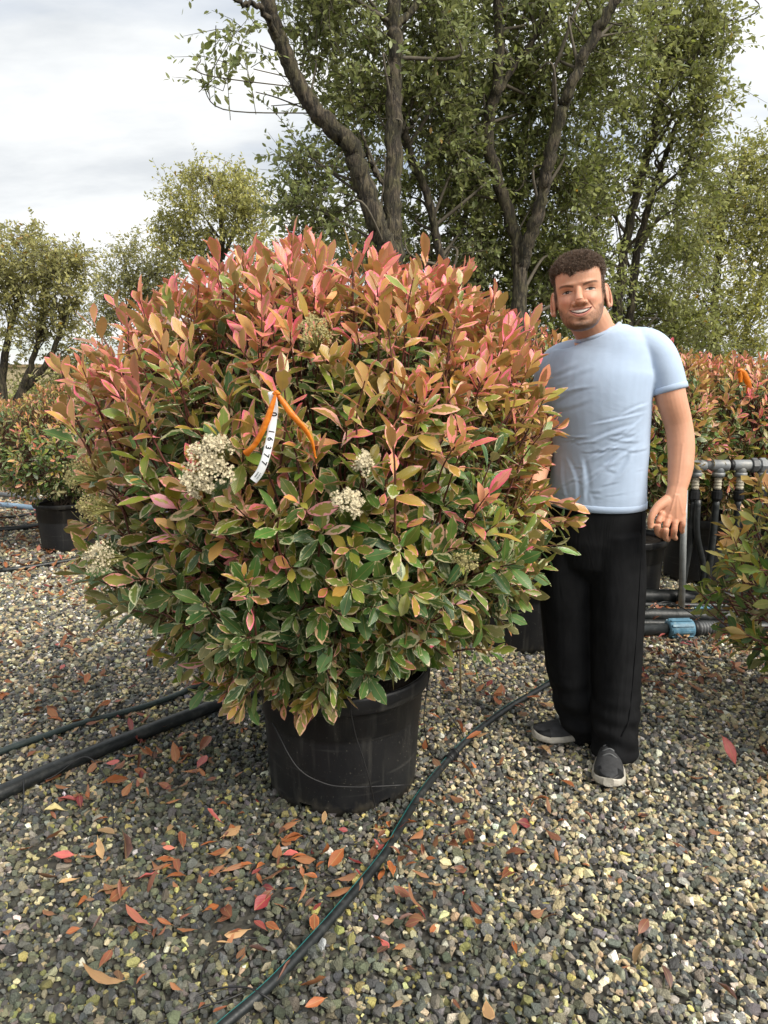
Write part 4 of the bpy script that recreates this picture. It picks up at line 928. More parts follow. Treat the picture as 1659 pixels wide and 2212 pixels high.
# pipes behind the man, right
for lab, y0, y1, r in (('thickest black pipe behind the zinc post', 1289, 1292, .048), ('thin black pipe second from the back behind the man', 1307, 1309, .018), ('thick black pipe under the zinc post', 1329, 1333, .042), ('black pipe nearest the post foot', 1347, 1351, .024)):
    a, b_ = gnd(1190, y0-2, r+.004), gnd(1760, y1+3, r+.004); mb = MB(); mb.tube(smooth_line([a, (a+b_)/2+V3(0, .01, 0), b_], 8), r, 18); tag(mb.build('water_pipe', M['hose'], None), lab, 'pipe', 'black pipes on the ground behind the man')
def coupling(label, cx, cyy, Yc, rad, length, x_right):
    c = at(cx, cyy, Yc); c[2] = max(c[2], rad+.002); root = empty('pipe_coupling', (c[0], c[1], 0)); o = V3(c[0], c[1], 0); tag(root, label, 'pipe coupling', 'blue compression couplings'); ax = nrm(V3(1, .06, 0))
    b = MB(); h = length/2
    b.tube(np.array([c-ax*h, c-ax*(h-.008), c-ax*(h*.5), c, c+ax*(h-.01), c+ax*h])-o, np.array([.86, .95, .98, 1, 1, .93])*rad, 28)
    blue = b.build('nut', M['bluecap'], root)
    rb = MB()
    for k in range(10):
        a = k*.628; n_ = V3(0, math.cos(a), math.sin(a)); n_ = nrm(n_-ax*np.dot(n_, ax)); bb = np.cross(ax, n_); rb.box(c-o+n_*(rad+.002)+ax*.0, length*.86, .012, .008, np.stack([ax, bb, n_]))
    rb.build('rib', M['bluecap'], blue, smooth=False)
    d = MB(); d.tube(np.array([c+ax*h, c+ax*(h+.03)])-o, rad*.82, 20); d.build('collar', M['plastic'], root)
    e = MB(); pts = [c+ax*(h+.03+.004*k) for k in range(24)]; e.tube(np.array(pts)-o, np.array([rad*(.74 if (k//2) % 2 else .66) for k in range(24)]), 20); e.build('threaded_end', M['pvc_dark'], root)
    p = MB(); p.tube(np.array([c-ax*(h+1.0), c-ax*(h-.02)])-o, rad*.62, 16); p.build('pipe', M['hose'], root)
    e2 = MB(); e2.tube(np.array([c+ax*(h+.12), c+ax*(h+.6)])-o, rad*.55, 16); e2.build('pipe', M['hose'], root)
coupling('front blue ribbed pipe coupling lying on the gravel behind the man', 1467, 1367, 3.66, .051, .135, 1535)
coupling('rear blue pipe coupling half hidden by the right-hand shrub', 1520, 1338, 3.92, .043, .095, 1560)
# zinc post
pb = gnd(1472, 1322); post = MB(); post.tube([V3(pb[0], pb[1], 0), V3(pb[0]-.045, pb[1], .86)], .019, 18); tag(post.build('support_post', M['zinc'], None), 'grey zinc post carrying the pipe manifold behind the man\'s hand', 'post')
# manifold
def manifold():
    Ym = 4.12; z0 = at(1554, 1005, Ym)[2]; r = .029
    xs = {k: at(k, 1005, Ym)[0] for k in (1505, 1554, 1602, 1650, 1700)}
    root = empty('pipe_manifold', (xs[1505], Ym, 0)); o = V3(xs[1505], Ym, 0); tag(root, 'grey plastic pipe manifold with tees, pale threads and black valves', 'pipe manifold')
    X0 = at(1440, 1005, Ym)[0]
    m = MB(); m.tube([V3(X0, Ym, z0)-o, V3(xs[1700]+.5, Ym, z0)-o], r*.86, 20); m.build('main_pipe', M['pvc'], root)
    for k, x in xs.items():
        t = MB(); hw = .052 if k < 1640 else .045
        t.tube(np.array([V3(x-hw, Ym, z0), V3(x-hw+.006, Ym, z0), V3(x+hw-.006, Ym, z0), V3(x+hw, Ym, z0)])-o, [r*1.04, r*1.12, r*1.12, r*1.04], 22)
        t.tube(np.array([V3(x, Ym, z0), V3(x, Ym, z0-.045)])-o, r*1.02, 20); t.tube(np.array([V3(x, Ym, z0-.042), V3(x, Ym, z0-.052), V3(x, Ym, z0-.068)])-o, [r*1.22, r*1.22, r*1.12], 20)
        t.build('tee', M['pvc'], root)
        n = MB(); pts = [V3(x, Ym, z0-.066-.0045*i) for i in range(18)]; n.tube(np.array(pts)-o, np.array([.0225 if (i//2) % 2 else .0195 for i in range(18)]), 16); n.build('threaded_nipple', M['thread'], root)
        b = MB(); zb = z0-.140; b.tube(np.array([V3(x, Ym, zb), V3(x, Ym, zb-.012), V3(x, Ym, zb-.014), V3(x, Ym, zb-.055), V3(x, Ym, zb-.07)])-o, [.025, .025, .031, .031, .024], 12); b.build('valve_nut', M['plastic'], root, smooth=False)
        q = MB(); ex = {1505: -.02, 1554: .0, 1602: -.05, 1650: .02, 1700: .03}[k]
        q.tube(smooth_line(np.array([V3(x, Ym, zb-.06), V3(x, Ym+.005, zb-.30), V3(x+ex*.5, Ym+.02, .25), V3(x+ex, Ym+.04, .02)])-o, 6), .0205, 14); q.build('riser', M['hose'], root)
    s = MB(); xa = xs[1505]; zz = z0-.2; s.tube(smooth_line(np.array([V3(xa+.01, Ym-.03, zz), V3(xa+.02, Ym-.03, zz-.2), V3(xa+.10, Ym+.02, zz-.42), V3(xs[1554]-.03, Ym+.03, .13)])-o, 6), .019, 12); s.build('riser', M['hose'], root)
    for k in (1628, 1646):
        x = at(k, 1005, Ym)[0]; h = MB(); h.tube(np.array([V3(x-.018, Ym, z0), V3(x-.014, Ym, z0), V3(x+.014, Ym, z0), V3(x+.018, Ym, z0)])-o, [r*1.35, r*1.5, r*1.5, r*1.35], 8); h.build('hex_nut', M['pvc_dark'] if k == 1628 else M['pvc'], root, smooth=False)
    u = MB(); x = at(1672, 1005, Ym)[0]; u.tube(np.array([V3(x-.03, Ym, z0), V3(x-.02, Ym, z0), V3(x+.06, Ym, z0)])-o, [r*1.5, r*1.75, r*1.75], 20); u.build('union', M['thread'], root)
    for a, b_ in ((1452, 1500), (1577, 1582)):
        c = MB(); xa, xb = at(a, 1005, Ym)[0], at(b_, 1005, Ym)[0]; c.tube([V3((xa+xb)/2-.012, Ym, z0)-o, V3((xa+xb)/2+.012, Ym, z0)-o], r*1.02, 18); c.build('clamp', M['plastic'], root)
manifold()
# drip lines
def wire(label, pts, r=.0022):
    P = smooth_line([np.asarray(p, float) for p in pts], 7); mb = MB(); mb.tube(P, r, 6); tag(mb.build('drip_line', M['wire'], None), label, 'drip line', 'thin black drip lines')
G = lambda x, y, z=.016: gnd(x, y, z)
wire('thin black drip line sagging across the front of the pot', [at(588, 1560, 2.10), at(640, 1655, 2.045), at(700, 1692, 2.03), at(760, 1700, 2.03), at(830, 1698, 2.04), at(878, 1696, 2.07), G(905, 1702, .02), G(915, 1708, .02)])
wire('thin drip line dropping straight down the pot face to the hose', [at(752, 1500, 2.0), at(766, 1580, 2.01), at(785, 1640, 2.015), at(800, 1695, 2.025), G(811, 1745, .03), G(826, 1790), G(838, 1818, .02)])
wire('thin drip line hanging at the right side of the pot', [at(930, 1440, 2.25), at(921, 1500, 2.24), at(916, 1565, 2.22), G(930, 1625, .03), G(952, 1640, .02), G(968, 1642, .03)])
c8 = lambda x, y: (x/1.106/1.8517, (3200+y/1.106)/1.8517)
wire('drip line loop on the gravel just left of the hose', [G(*c8(*p)) for p in [(1640, 130), (1600, 190), (1480, 200), (1410, 250), (1410, 310), (1470, 340), (1560, 395), (1590, 420)]])
wire('drip line arc beside the hose below the pot', [G(*c8(*p)) for p in [(1480, 345), (1380, 390), (1290, 430), (1245, 490), (1245, 560), (1290, 620), (1340, 660)]])
wire('drip line crossing over the hose at the bottom edge', [G(*c8(*p)) for p in [(700, 1040), (740, 985), (830, 890), (960, 835)]]+[G(*c8(1080, 828), .03), G(*c8(1160, 860), .034)]+[G(*c8(*p)) for p in [(1230, 915), (1290, 985), (1330, 1040)]])
wire('drip line curving through the mossy stones left of the hose', [G(*c8(*p)) for p in [(985, 965), (930, 880), (895, 820), (893, 760), (930, 690), (1000, 640), (1090, 612), (1180, 615), (1228, 640), (1230, 720)]])
wire('short drip line end sticking up at the bottom left', [G(*c8(*p)) for p in [(592, 1040), (604, 960), (602, 880), (590, 845), (566, 820)]])
wire('drip line running to the left from the hose at the bottom', [G(*c8(*p)) for p in [(700, 985), (800, 955), (900, 915), (1010, 880), (1080, 850)]])
wire('drip line looped over the thick left pipe', [G(245, 1790), G(242, 1740, .03), at(225, 1690, gnd(225, 1690)[1]-.01)+V3(0, 0, .03), at(180, 1672, gnd(180, 1672)[1])+V3(0, .02, .055), G(110, 1680, .03), G(55, 1690)])
wire('drip line crossing the left pipe at the edge of the view', [G(20, 1800), G(48, 1750, .03), at(45, 1705, gnd(45, 1705)[1])+V3(0, .02, .06), at(20, 1670, gnd(20, 1670)[1]), G(-20, 1640)])
wire('thin wire over the pipes behind the man', [G(1395, 1318, .1), G(1440, 1300, .12), G(1500, 1330, .09), G(1535, 1372, .03)], .003)
wire('drip line on the gravel right of the pot', [G(918, 1480), G(960, 1530), G(1000, 1590, .03), G(1005, 1640)])
wire('short black drip line at the bottom edge right of the hose', [G(1195-10, 2120-90+70), G(1230, 2130), G(1290, 2165), G(1340, 2200)], .003)
# bamboo stick behind the pot
bs = MB(); b0 = gnd(995, 1505); bs.tube([b0, b0+V3(-.01, -.01, .30)], .0045, 8); tag(bs.build('bamboo_cane', pmat('bamboo', (.30, .22, .10), .7, .3, 30, .1, 80), None), 'short bamboo cane stuck in the gravel right of the pot', 'cane')

# ------------------------------------------------------------------ fallen leaves
def fallen():
    rng = np.random.default_rng(77)
    kinds = [('orange-brown', (.27, .085, .028)), ('rust-brown', (.16, .055, .028)), ('tan', (.34, .21, .10)), ('dark red', (.16, .022, .024)), ('pink-red', (.36, .085, .075)), ('dark brown', (.075, .035, .026)), ('pale yellow', (.48, .40, .18))]
    pk = np.array([.32, .34, .09, .08, .06, .09, .02])
    def make(x, y, L, k, rng, zlift=.0):
        n = len(x); a = rng.uniform(0, 6.28, n); d = np.stack([np.cos(a), np.sin(a), rng.normal(0, .16, n)], 1); nn = np.stack([rng.normal(0, .35, n), rng.normal(0, .35, n), np.where(rng.random(n) < .6, 1, -1)], 1)
        base = np.stack([x, y, np.full(n, .024)+zlift+rng.uniform(0, .010, n)], 1)
        V, lf = leaf_verts(base, d, nn, L, L*np.clip(rng.normal(.38, .07, n), .2, .55), rng.normal(.05, .32, n), np.clip(np.abs(rng.normal(.35, .40, n)), 0, 1.3), np.full(n, .07), rng)
        lowest = V[:, :, 2].min(1); V[:, :, 2] += np.maximum(0, .013-lowest)[:, None]
        col = np.array([kinds[i][1] for i in k])*np.exp(rng.normal(0, .22, (n, 1))); cb = np.concatenate([col*rng.uniform(.6, 1.7, (n, 1)), rng.uniform(-.1, .25, (n, 1))], 1)
        return V, lf, col, np.clip(cb, -.5, 1)
    def density(x, y):
        dpot = np.hypot(x+.145, y-2.31); near = np.exp(-((dpot-.55)/.45)**2)
        pipe = np.exp(-(np.abs((y-2.62)-(-.22)*(x+1.2))/.28)**2)*(x < -.2)
        right = np.exp(-(((y-3.55)/.45)**2))*(x > .9)*2.6
        left = np.exp(-(((y-6.6)/1.2)**2))*(x < -1.5)*2.2+np.exp(-(((y-4.9)/.4)**2))*(x < -1.5)*1.0
        bgd = .34*(vnoise(x, y, 3.1, 9)**1.5)*1.6
        return bgd+.55*near+.6*pipe+right+left
    X, Y = scatter(rng, 1.2, 2.9, 260, 0.0); keep = rng.random(len(X)) < density(X, Y)*.85; X, Y = X[keep], Y[keep]
    ok = (np.hypot(X+.145, Y-2.31) > .31) & (np.hypot(X-.80, Y-2.3) > .16); X, Y = X[ok], Y[ok]
    px, py, _ = proj(np.stack([X, Y, X*0+.02], 1)); ok = (px > 15) & (px < 1645) & (py < 2200) & ~((py < 1620) & (px > 340) & (px < 1100)) & ~((px > 1170) & (px < 1390) & (py < 1660)); X, Y, px = X[ok], Y[ok], px[ok]
    sel = rng.permutation(len(X))[:165]; X, Y, px = X[sel], Y[sel], px[sel]
    cx_, cy_ = [], []
    for (qx, qy, sd_, n_) in ((600, 1850, .10, 16), (865, 1805, .07, 12), (885, 1860, .06, 8), (480, 2000, .10, 12), (330, 1650, .16, 18), (120, 1790, .16, 12), (985, 1580, .08, 10), (1110, 1512, .10, 12), (560, 2060, .06, 6), (760, 1900, .08, 9), (240, 1880, .15, 10), (1420, 1480, .15, 10)):
        c0 = gnd(qx, qy, .02); cx_.append(rng.normal(c0[0], sd_, n_)); cy_.append(rng.normal(c0[1], sd_*.8, n_))
    cx_ = np.concatenate(cx_); cy_ = np.concatenate(cy_); qx_, qy_, _ = proj(np.stack([cx_, cy_, cx_*0+.02], 1)); ok = (np.hypot(cx_+.145, cy_-2.31) > .31) & (np.hypot(cx_-.80, cy_-2.3) > .2) & (qx_ > 15) & (qx_ < 1645) & (qy_ < 2200) & (qy_ > 1440); X = np.concatenate([X, cx_[ok]])[:300]; Y = np.concatenate([Y, cy_[ok]])[:300]; px = np.concatenate([px, qx_[ok]])[:300]
    k = rng.choice(len(kinds), len(X), p=pk); L = .057*np.exp(rng.normal(0, .28, len(X)))
    V, lf, ca, cb = make(X, Y, L, k, rng)
    for i in range(len(X)):
        nm, _c = kinds[k[i]]; b = V[i, 1]
        o = link('fallen_leaf', leaf_mesh('fallen_leaf', V[i:i+1]-b, lf[i:i+1], ca[i:i+1], cb[i:i+1]), M['dry_leaf'], None, tuple(b))
        hd = np.hypot(l1[:, 0]-X[i], l1[:, 1]-Y[i]); dp = math.hypot(X[i]+.145, Y[i]-2.31); py_ = proj(V3(X[i], Y[i], .02))[1]
        where = ('touching the striped hose' if hd.min() < .05 else 'close against the pot' if dp < .38 else 'beside the front shoe' if math.hypot(X[i]-.75, Y[i]-2.2) < .22 else
                 'at the left edge beside the thick pipe' if (px[i] < 200 and Y[i] > 2.0) else 'along the thick pipe left of the pot' if (X[i] < -.35 and Y[i] > 2.2) else 'at the left edge' if px[i] < 160 else 'at the right edge' if px[i] > 1500 else
                 'near the bottom edge left of the hose' if (py_ > 2050 and px[i] < 600) else 'near the bottom edge right of the hose' if py_ > 2050 else 'behind the man toward the pipes' if Y[i] > 2.5 else
                 'on mossy stones left of the hose' if (X[i] < l1[hd.argmin(), 0] and Y[i] < 1.75) else 'just in front of the pot' if (X[i] < l1[hd.argmin(), 0] and X[i] > -.5) else 'on dark gravel well left of the pot' if X[i] < l1[hd.argmin(), 0] else 'between the hose and the man' if Y[i] > 1.9 and X[i] < .65 else 'right of the front shoe' if Y[i] > 1.9 else 'in the open foreground right of the hose')
        size = 'large' if L[i] > .064 else ('small' if L[i] < .048 else 'middling'); flat = V[i, :, 2].max()-V[i, :, 2].min(); form = 'flat' if flat < .014 else 'curled' if flat > .026 else 'slightly bent'
        lab = '%s %s %s fallen leaf %s' % (size, form, nm, where)
        tag(o, lab, 'fallen leaf', 'fallen leaves on the gravel')
    by = {}
    for o in [q for q in COL.objects if q.name.startswith('fallen_leaf')]: by.setdefault(o['label'], []).append(o)
    order_w = ['leftmost', 'second-from-left', 'third-from-left', 'fourth-from-left', 'fifth-from-left', 'sixth-from-left', 'seventh-from-left']
    for lab, os_ in by.items():
        if len(os_) > 1:
            for k_, o in enumerate(sorted(os_, key=lambda q: proj(np.array(q.location))[0])): o['label'] = ('rightmost' if k_ == len(os_)-1 else order_w[min(k_, 6)])+' '+lab
    # the rest of the litter, uncountable
    vs_ = []
    for (y0, y1, dn, L0) in ((1.0, 2.9, 90, .036), (2.9, 4.6, 330, .05), (4.6, 9.5, 150, .065)):
        x, y = scatter(rng, y0, y1, dn, .5); keep = rng.random(len(x)) < density(x, y); x, y = x[keep], y[keep]; ok = (np.hypot(x+.145, y-2.31) > .31) & (np.hypot(x-.80, y-2.3) > .16); x, y = x[ok], y[ok]
        vs_.append(make(x, y, L0*np.exp(rng.normal(0, .3, len(x))), rng.choice(len(kinds), len(x), p=pk), rng))
    V, lf, ca, cb = [np.concatenate([v[i] for v in vs_]) for i in range(4)]
    o = link('leaf_litter', leaf_mesh('leaf_litter', V, lf, ca, cb), M['dry_leaf']); tag(o, 'scattered small brown and red leaf litter over the gravel', 'leaf litter', kind='stuff')
fallen()
# ------------------------------------------------------------------ the person
def voxel(mb, size, smooth=6, fac=.5):
    me = mb.mesh('tmp'); o = bpy.data.objects.new('tmp', me); COL.objects.link(o)
    r = o.modifiers.new('r', 'REMESH'); r.mode = 'VOXEL'; r.voxel_size = size; r.use_smooth_shade = True
    if smooth: s = o.modifiers.new('s', 'SMOOTH'); s.factor = fac; s.iterations = smooth
    dg = bpy.context.evaluated_depsgraph_get(); dg.update()
    m2 = bpy.data.meshes.new_from_object(o.evaluated_get(dg)); bpy.data.objects.remove(o); bpy.data.meshes.remove(me)
    v = np.empty(len(m2.vertices)*3, np.float32); m2.vertices.foreach_get('co', v); nv = np.empty(len(m2.vertices)*3, np.float32); m2.vertices.foreach_get('normal', nv)
    li = np.empty(len(m2.loops), np.int32); m2.loops.foreach_get('vertex_index', li); tot = np.empty(len(m2.polygons), np.int32); m2.polygons.foreach_get('loop_total', tot)
    bpy.data.meshes.remove(m2)
    st = np.concatenate([[0], np.cumsum(tot)[:-1]]); f = []
    for k in (3, 4):
        w = np.where(tot == k)[0]
        if len(w): f.append(li[st[w][:, None]+np.arange(k)])
    return v.reshape(-1, 3).astype(float), nv.reshape(-1, 3).astype(float), f
def skin_material():
    m, N, L, b = new_mat('skin'); a = N.new('ShaderNodeAttribute'); a.attribute_name = 'col'
    tc = N.new('ShaderNodeTexCoord'); n = N.new('ShaderNodeTexNoise'); n.inputs['Scale'].default_value = 60; n.inputs['Detail'].default_value = 5; L.new(tc.outputs['Object'], n.inputs['Vector'])
    mr = N.new('ShaderNodeMapRange'); mr.inputs[3].default_value = .90; mr.inputs[4].default_value = 1.10; L.new(n.outputs['Fac'], mr.inputs[0])
    sc = N.new('ShaderNodeVectorMath'); sc.operation = 'SCALE'; L.new(a.outputs['Color'], sc.inputs[0]); L.new(mr.outputs[0], sc.inputs['Scale']); L.new(sc.outputs[0], b.inputs['Base Color'])
    b.inputs['Roughness'].default_value = .5; b.inputs['Specular IOR Level'].default_value = .4
    b.inputs['Subsurface Weight'].default_value = .12; b.inputs['Subsurface Radius'].default_value = (.012, .004, .002); b.inputs['Subsurface Scale'].default_value = .5
    return m
M['skin'] = skin_material()
def cloth_material(name, col, bumps, rough=.85, fleck=.06):
    m, N, L, b = new_mat(name); tc = N.new('ShaderNodeTexCoord')
    n = N.new('ShaderNodeTexNoise'); n.inputs['Scale'].default_value = 14; n.inputs['Detail'].default_value = 8; L.new(tc.outputs['Object'], n.inputs['Vector'])
    c = np.array(col); r = ramp(N, [(.3, tuple(c*(1-fleck))), (.7, tuple(np.clip(c*(1+fleck), 0, 1)))]); L.new(n.outputs['Fac'], r.inputs[0]); L.new(r.outputs[0], b.inputs['Base Color'])
    b.inputs['Roughness'].default_value = rough; b.inputs['Specular IOR Level'].default_value = .2 if col[0] > .1 else .08; b.inputs['Sheen Weight'].default_value = .10 if col[0] > .1 else 0.0
    prev = None
    for (sc, stx, rot, stg, dist) in bumps:
        mp = N.new('ShaderNodeMapping'); mp.inputs['Scale'].default_value = stx; mp.inputs['Rotation'].default_value = rot; L.new(tc.outputs['Object'], mp.inputs['Vector'])
        q = N.new('ShaderNodeTexNoise'); q.inputs['Scale'].default_value = sc; q.inputs['Detail'].default_value = 3; q.inputs['Distortion'].default_value = .6; L.new(mp.outputs[0], q.inputs['Vector'])
        bp = N.new('ShaderNodeBump'); bp.inputs['Strength'].default_value = stg; bp.inputs['Distance'].default_value = dist; L.new(q.outputs['Fac'], bp.inputs['Height'])
        if prev is not None: L.new(prev.outputs[0], bp.inputs['Normal'])
        prev = bp
    if prev is not None: L.new(prev.outputs[0], b.inputs['Normal'])
    return m
M['shirt'] = cloth_material('blue_cotton', (.395, .490, .635), [(7, (1, 1, 1.5), (0, .5, 0), .16, .02), (420, (1, 1, 1), (0, 0, 0), .12, .001)])
M['trouser'] = cloth_material('black_cotton', (.0100, .0103, .0112), [(7, (2.2, 2.2, .5), (0, .1, 0), .5, .02), (300, (1, 1, 1), (0, 0, 0), .2, .001)], .9, .25)
M['hair'] = pmat('brown_hair', (.145, .095, .064), .5, .55, 120, 0, spec=.45)
M['shoe'] = pmat('grey_knit', (.030, .031, .034), .8, .3, 60, .3, 500)
M['shoe_trim'] = pmat('grey_trim', (.12, .125, .128), .7, .2, 60, .2, 300)
M['sole'] = pmat('off_white_foam', (.44, .41, .35), .75, .25, 40, .4, 90, dirt=(.52, .49, .44))

SK = np.array([.58, .300, .190])
def make_person():
    rng = np.random.default_rng(8)
    BASE = V3(.80, 2.40, 0)
    s = nrm(V3(.905, -.426, 0)); fr = nrm(V3(-.426, -.905, 0))        # chest side and front directions
    # ---------------- skin: neck, arms, hands and the hidden trunk, one surface
    b = MB()
    neck0 = at(1300, 745, 2.45); headc = at(1252, 632, 2.335)
    b.tube(smooth_line([neck0-V3(0, 0, .04), at(1284, 716, 2.43), at(1266, 680, 2.40), at(1259, 640, 2.39)], 5), np.array([[.075, .065], [.064, .060], [.058, .058], [.058, .058]]).repeat(5, 0)[:16], 24, side=(1, 0, 0))
    b.tube(smooth_line([at(1300, 750, 2.45), at(1295, 850, 2.46), at(1295, 1000, 2.47), at(1290, 1120, 2.48)], 4), np.linspace(1, 1, 13)[:, None]*np.array([[.13, .085]]), 20, side=s)
    # arm on the picture's right, hanging
    hy = 2.285
    A = smooth_line([at(1405, 748, 2.40), at(1434, 800, 2.38), at(1450, 862, 2.36), at(1465, 915, 2.36), at(1471, 960, 2.345), at(1470, 1010, 2.32), at(1463, 1055, 2.295), at(1458, 1084, hy-.004), at(1453, 1104, hy-.008), at(1450, 1124, hy-.010)], 5)
    u = np.linspace(0, 9, len(A)); ra = np.interp(u, range(10), [.058, .053, .048, .0435, .0430, .0400, .0310, .0365, .0415, .0415]); rb_ = np.interp(u, range(10), [.058, .053, .050, .0450, .0425, .0370, .0250, .0225, .0205, .0180])
    b.tube(A, np.stack([ra, rb_], 1), 24, side=(1, -.13, 0))
    fing = [[(1429, 1111, -.012), (1421, 1133, -.026), (1420, 1149, -.012), (1428, 1158, .014)], [(1444, 1117, -.016), (1438, 1142, -.032), (1437, 1159, -.014), (1443, 1166, .014)],
            [(1460, 1117, -.014), (1457, 1141, -.028), (1455, 1156, -.010), (1459, 1163, .016)], [(1475, 1110, -.008), (1475, 1130, -.020), (1473, 1142, -.004), (1474, 1149, .016)]]
    for f, r_ in zip(fing, (.0106, .0110, .0105, .0092)):
        P = smooth_line([at(x, y, hy+d) for x, y, d in f], 5); n = len(P); rr = np.interp(np.linspace(0, 1, n), [0, .3, .36, .62, .68, 1], [1.15, .96, 1.08, .93, 1.0, .80])*r_; b.tube(P, rr, 12); b.ball(P[-1], rr[-1], 10, 6); b.ball(P[0]-V3(0, .002, 0), r_*1.14, 12, 8)
    T = smooth_line([at(1442, 1080, hy-.002), at(1420, 1096, hy-.016), at(1407, 1117, hy-.026), at(1405, 1137, hy-.026)], 5); b.tube(T, np.interp(np.linspace(0, 1, len(T)), [0, .4, .7, 1], [.019, .0138, .0112, .0096]), 12); b.ball(T[-1], .0100, 10, 6)
    # arm on the picture's left, reaching in behind the foliage
    A2 = smooth_line([at(1205, 790, 2.53), at(1188, 850, 2.55), at(1182, 905, 2.55), at(1172, 960, 2.52), at(1160, 1010, 2.44), at(1150, 1050, 2.36), at(1142, 1068, 2.32)], 5); u = np.linspace(0, 1, len(A2))
    b.tube(A2, np.interp(u, [0, .3, .5, .65, 1], [.058, .050, .044, .043, .028]), 18)
    P2 = smooth_line([at(1143, 1066, 2.33), at(1130, 1085, 2.27), at(1122, 1098, 2.23)], 4); b.tube(P2, np.array([[.028, .018]]*9), 14)
    for k in range(4):
        q = at(1112+k*8, 1100, 2.23); P = smooth_line([q, q+V3(-.012, -.035, -.012), q+V3(-.014, -.055, -.035)], 4); b.tube(P, np.linspace(.0095, .0078, len(P)), 10); b.ball(P[-1], .0078, 8, 6)
    b.tube(smooth_line([P2[0], P2[0]+V3(-.03, -.03, .02), P2[0]+V3(-.04, -.06, .015)], 3), np.linspace(.014, .009, 7), 10)
    # lower legs, hidden in the trousers
    for pts in ([at(1330, 1170, 2.44), at(1330, 1400, 2.40), at(1335, 1600, 2.40)], [at(1245, 1170, 2.50), at(1240, 1400, 2.50), at(1262, 1590, 2.52)]): b.tube(smooth_line(pts, 5), np.linspace(.075, .04, 11), 12)
    vb, nb, fb = voxel(b, .0026, 5, .5)
    # tendons and veins on the back of the hand and forearm
    X_, Y_, Z_ = proj(vb); vein = np.zeros(len(vb))
    for (xa, ya), (xb, yb), w_, am in (((1458, 1070), (1428, 1112), 2.2, .0011), ((1460, 1070), (1444, 1117), 2.2, .0012), ((1463, 1070), (1461, 1117), 2.2, .0012), ((1466, 1070), (1475, 1110), 2.2, .0010), ((1475, 960), (1466, 1040), 2.4, .0010), ((1466, 1040), (1450, 1100), 1.8, .0010)):
        t = np.clip(((X_-xa)*(xb-xa)+(Y_-ya)*(yb-ya))/((xb-xa)**2+(yb-ya)**2), 0, 1); dd = np.hypot(X_-xa-t*(xb-xa), Y_-ya-t*(yb-ya)); vein += am*np.exp(-(dd/w_)**2)*(Z_ < 2.42)
    vb = vb+nb*vein[:, None]
    colb = np.tile(SK*V3(1.0, .98, .97), (len(vb), 1))
    # redder knuckles and fingertips
    kn = np.exp(-(np.linalg.norm(vb-at(1450, 1124, hy-.03), axis=1)/.05)**2)[:, None]; colb = colb*(1-kn*.35)+colb*V3(1.0, .78, .72)*kn*.35
    # ---------------- head
    h = MB(); E = h.ball; cap = lambda pts, r: h.tube(smooth_line(pts, 4), r, 14)
    zs = np.array([-.117, -.112, -.102, -.088, -.070, -.050, -.028, -.005, .02, .045, .065, .085, .100, .110, .115])
    wz = np.array([.012, .030, .044, .0545, .0625, .0670, .0705, .0725, .0730, .0730, .0715, .0640, .050, .032, .012])
    fz = np.array([.068, .080, .0875, .0885, .0860, .0845, .0845, .0830, .0885, .0895, .0850, .0700, .0500, .0260, .000])
    bz = np.array([.030, .010, -.014, -.034, -.056, -.074, -.088, -.098, -.104, -.105, -.102, -.092, -.076, -.056, -.034])
    zz_ = np.linspace(zs[0], zs[-1], 46); th = np.linspace(0, 2*math.pi, 49)[:-1]; rows = []
    for z_ in zz_:
        w, f0, b0 = np.interp(z_, zs, wz), np.interp(z_, zs, fz), np.interp(z_, zs, bz); yc = b0+(f0-b0)*.46; c, s_ = np.cos(th), np.sin(th)
        e_ = np.where(s_ > 0, .80, .95); X_ = w*np.sign(c)*np.abs(c)**e_; Y_ = yc+np.where(s_ > 0, f0-yc, yc-b0)*np.sign(s_)*np.abs(s_)**e_; rows.append(np.stack([X_, Y_, np.full(48, z_)], 1))
    rows = np.array(rows); k_ = 48; n_ = len(rows); i_ = np.arange(n_-1)[:, None]*k_; j_ = np.arange(k_)[None]; jj_ = (j_+1) % k_
    vv = np.concatenate([rows.reshape(-1, 3), rows[0].mean(0, keepdims=True), rows[-1].mean(0, keepdims=True)])
    h.add(vv, np.stack([i_+j_, i_+jj_, i_+k_+jj_, i_+k_+j_], -1).reshape(-1, 4), np.concatenate([np.stack([jj_[0], j_[0], np.full(k_, n_*k_)], -1), np.stack([(n_-1)*k_+j_[0], (n_-1)*k_+jj_[0], np.full(k_, n_*k_+1)], -1)]))
    for sg in (-1, 1):
        E((sg*.0160, .0900, -.0370), (.0090, .0110, .0080), 14, 8)
        th2 = np.linspace(0, 2*math.pi, 17); rim = np.stack([sg*(.0815+.0080*np.cos(th2+.4)), -.004-.0175*np.cos(th2), -.022+.0325*np.sin(th2)-.004*np.cos(th2)], 1)
        h.tube(rim, .0046, 8); E((sg*.0775, -.004, -.022), (.0080, .0150, .0290), 14, 10); E((sg*.0800, .006, -.051), (.0055, .0085, .0105), 10, 8)
    cap([(0, .078, .012), (0, .088, -.004), (0, .1010, -.0200), (0, .1040, -.0290)], np.interp(np.linspace(0, 1, 13), [0, .4, 1], [.0085, .0095, .0125])); E((0, .1015, -.0310), (.0135, .0120, .0105), 16, 10); E((0, .0900, -.0390), (.0120, .010, .007), 14, 8)
    vh, nh, fh = voxel(h, .00135, 9, .5)
    def sm(a, b_, t): q = np.clip((t-a)/(b_-a), 0, 1); return q*q*(3-2*q)
    x, y, z = vh.T.copy(); ax_ = np.abs(x); front = np.clip((y-.02)/.02, 0, 1)
    g2 = lambda cx, sx, cz, sz: np.exp(-((ax_-cx)/sx)**2-((z-cz)/sz)**2)*front
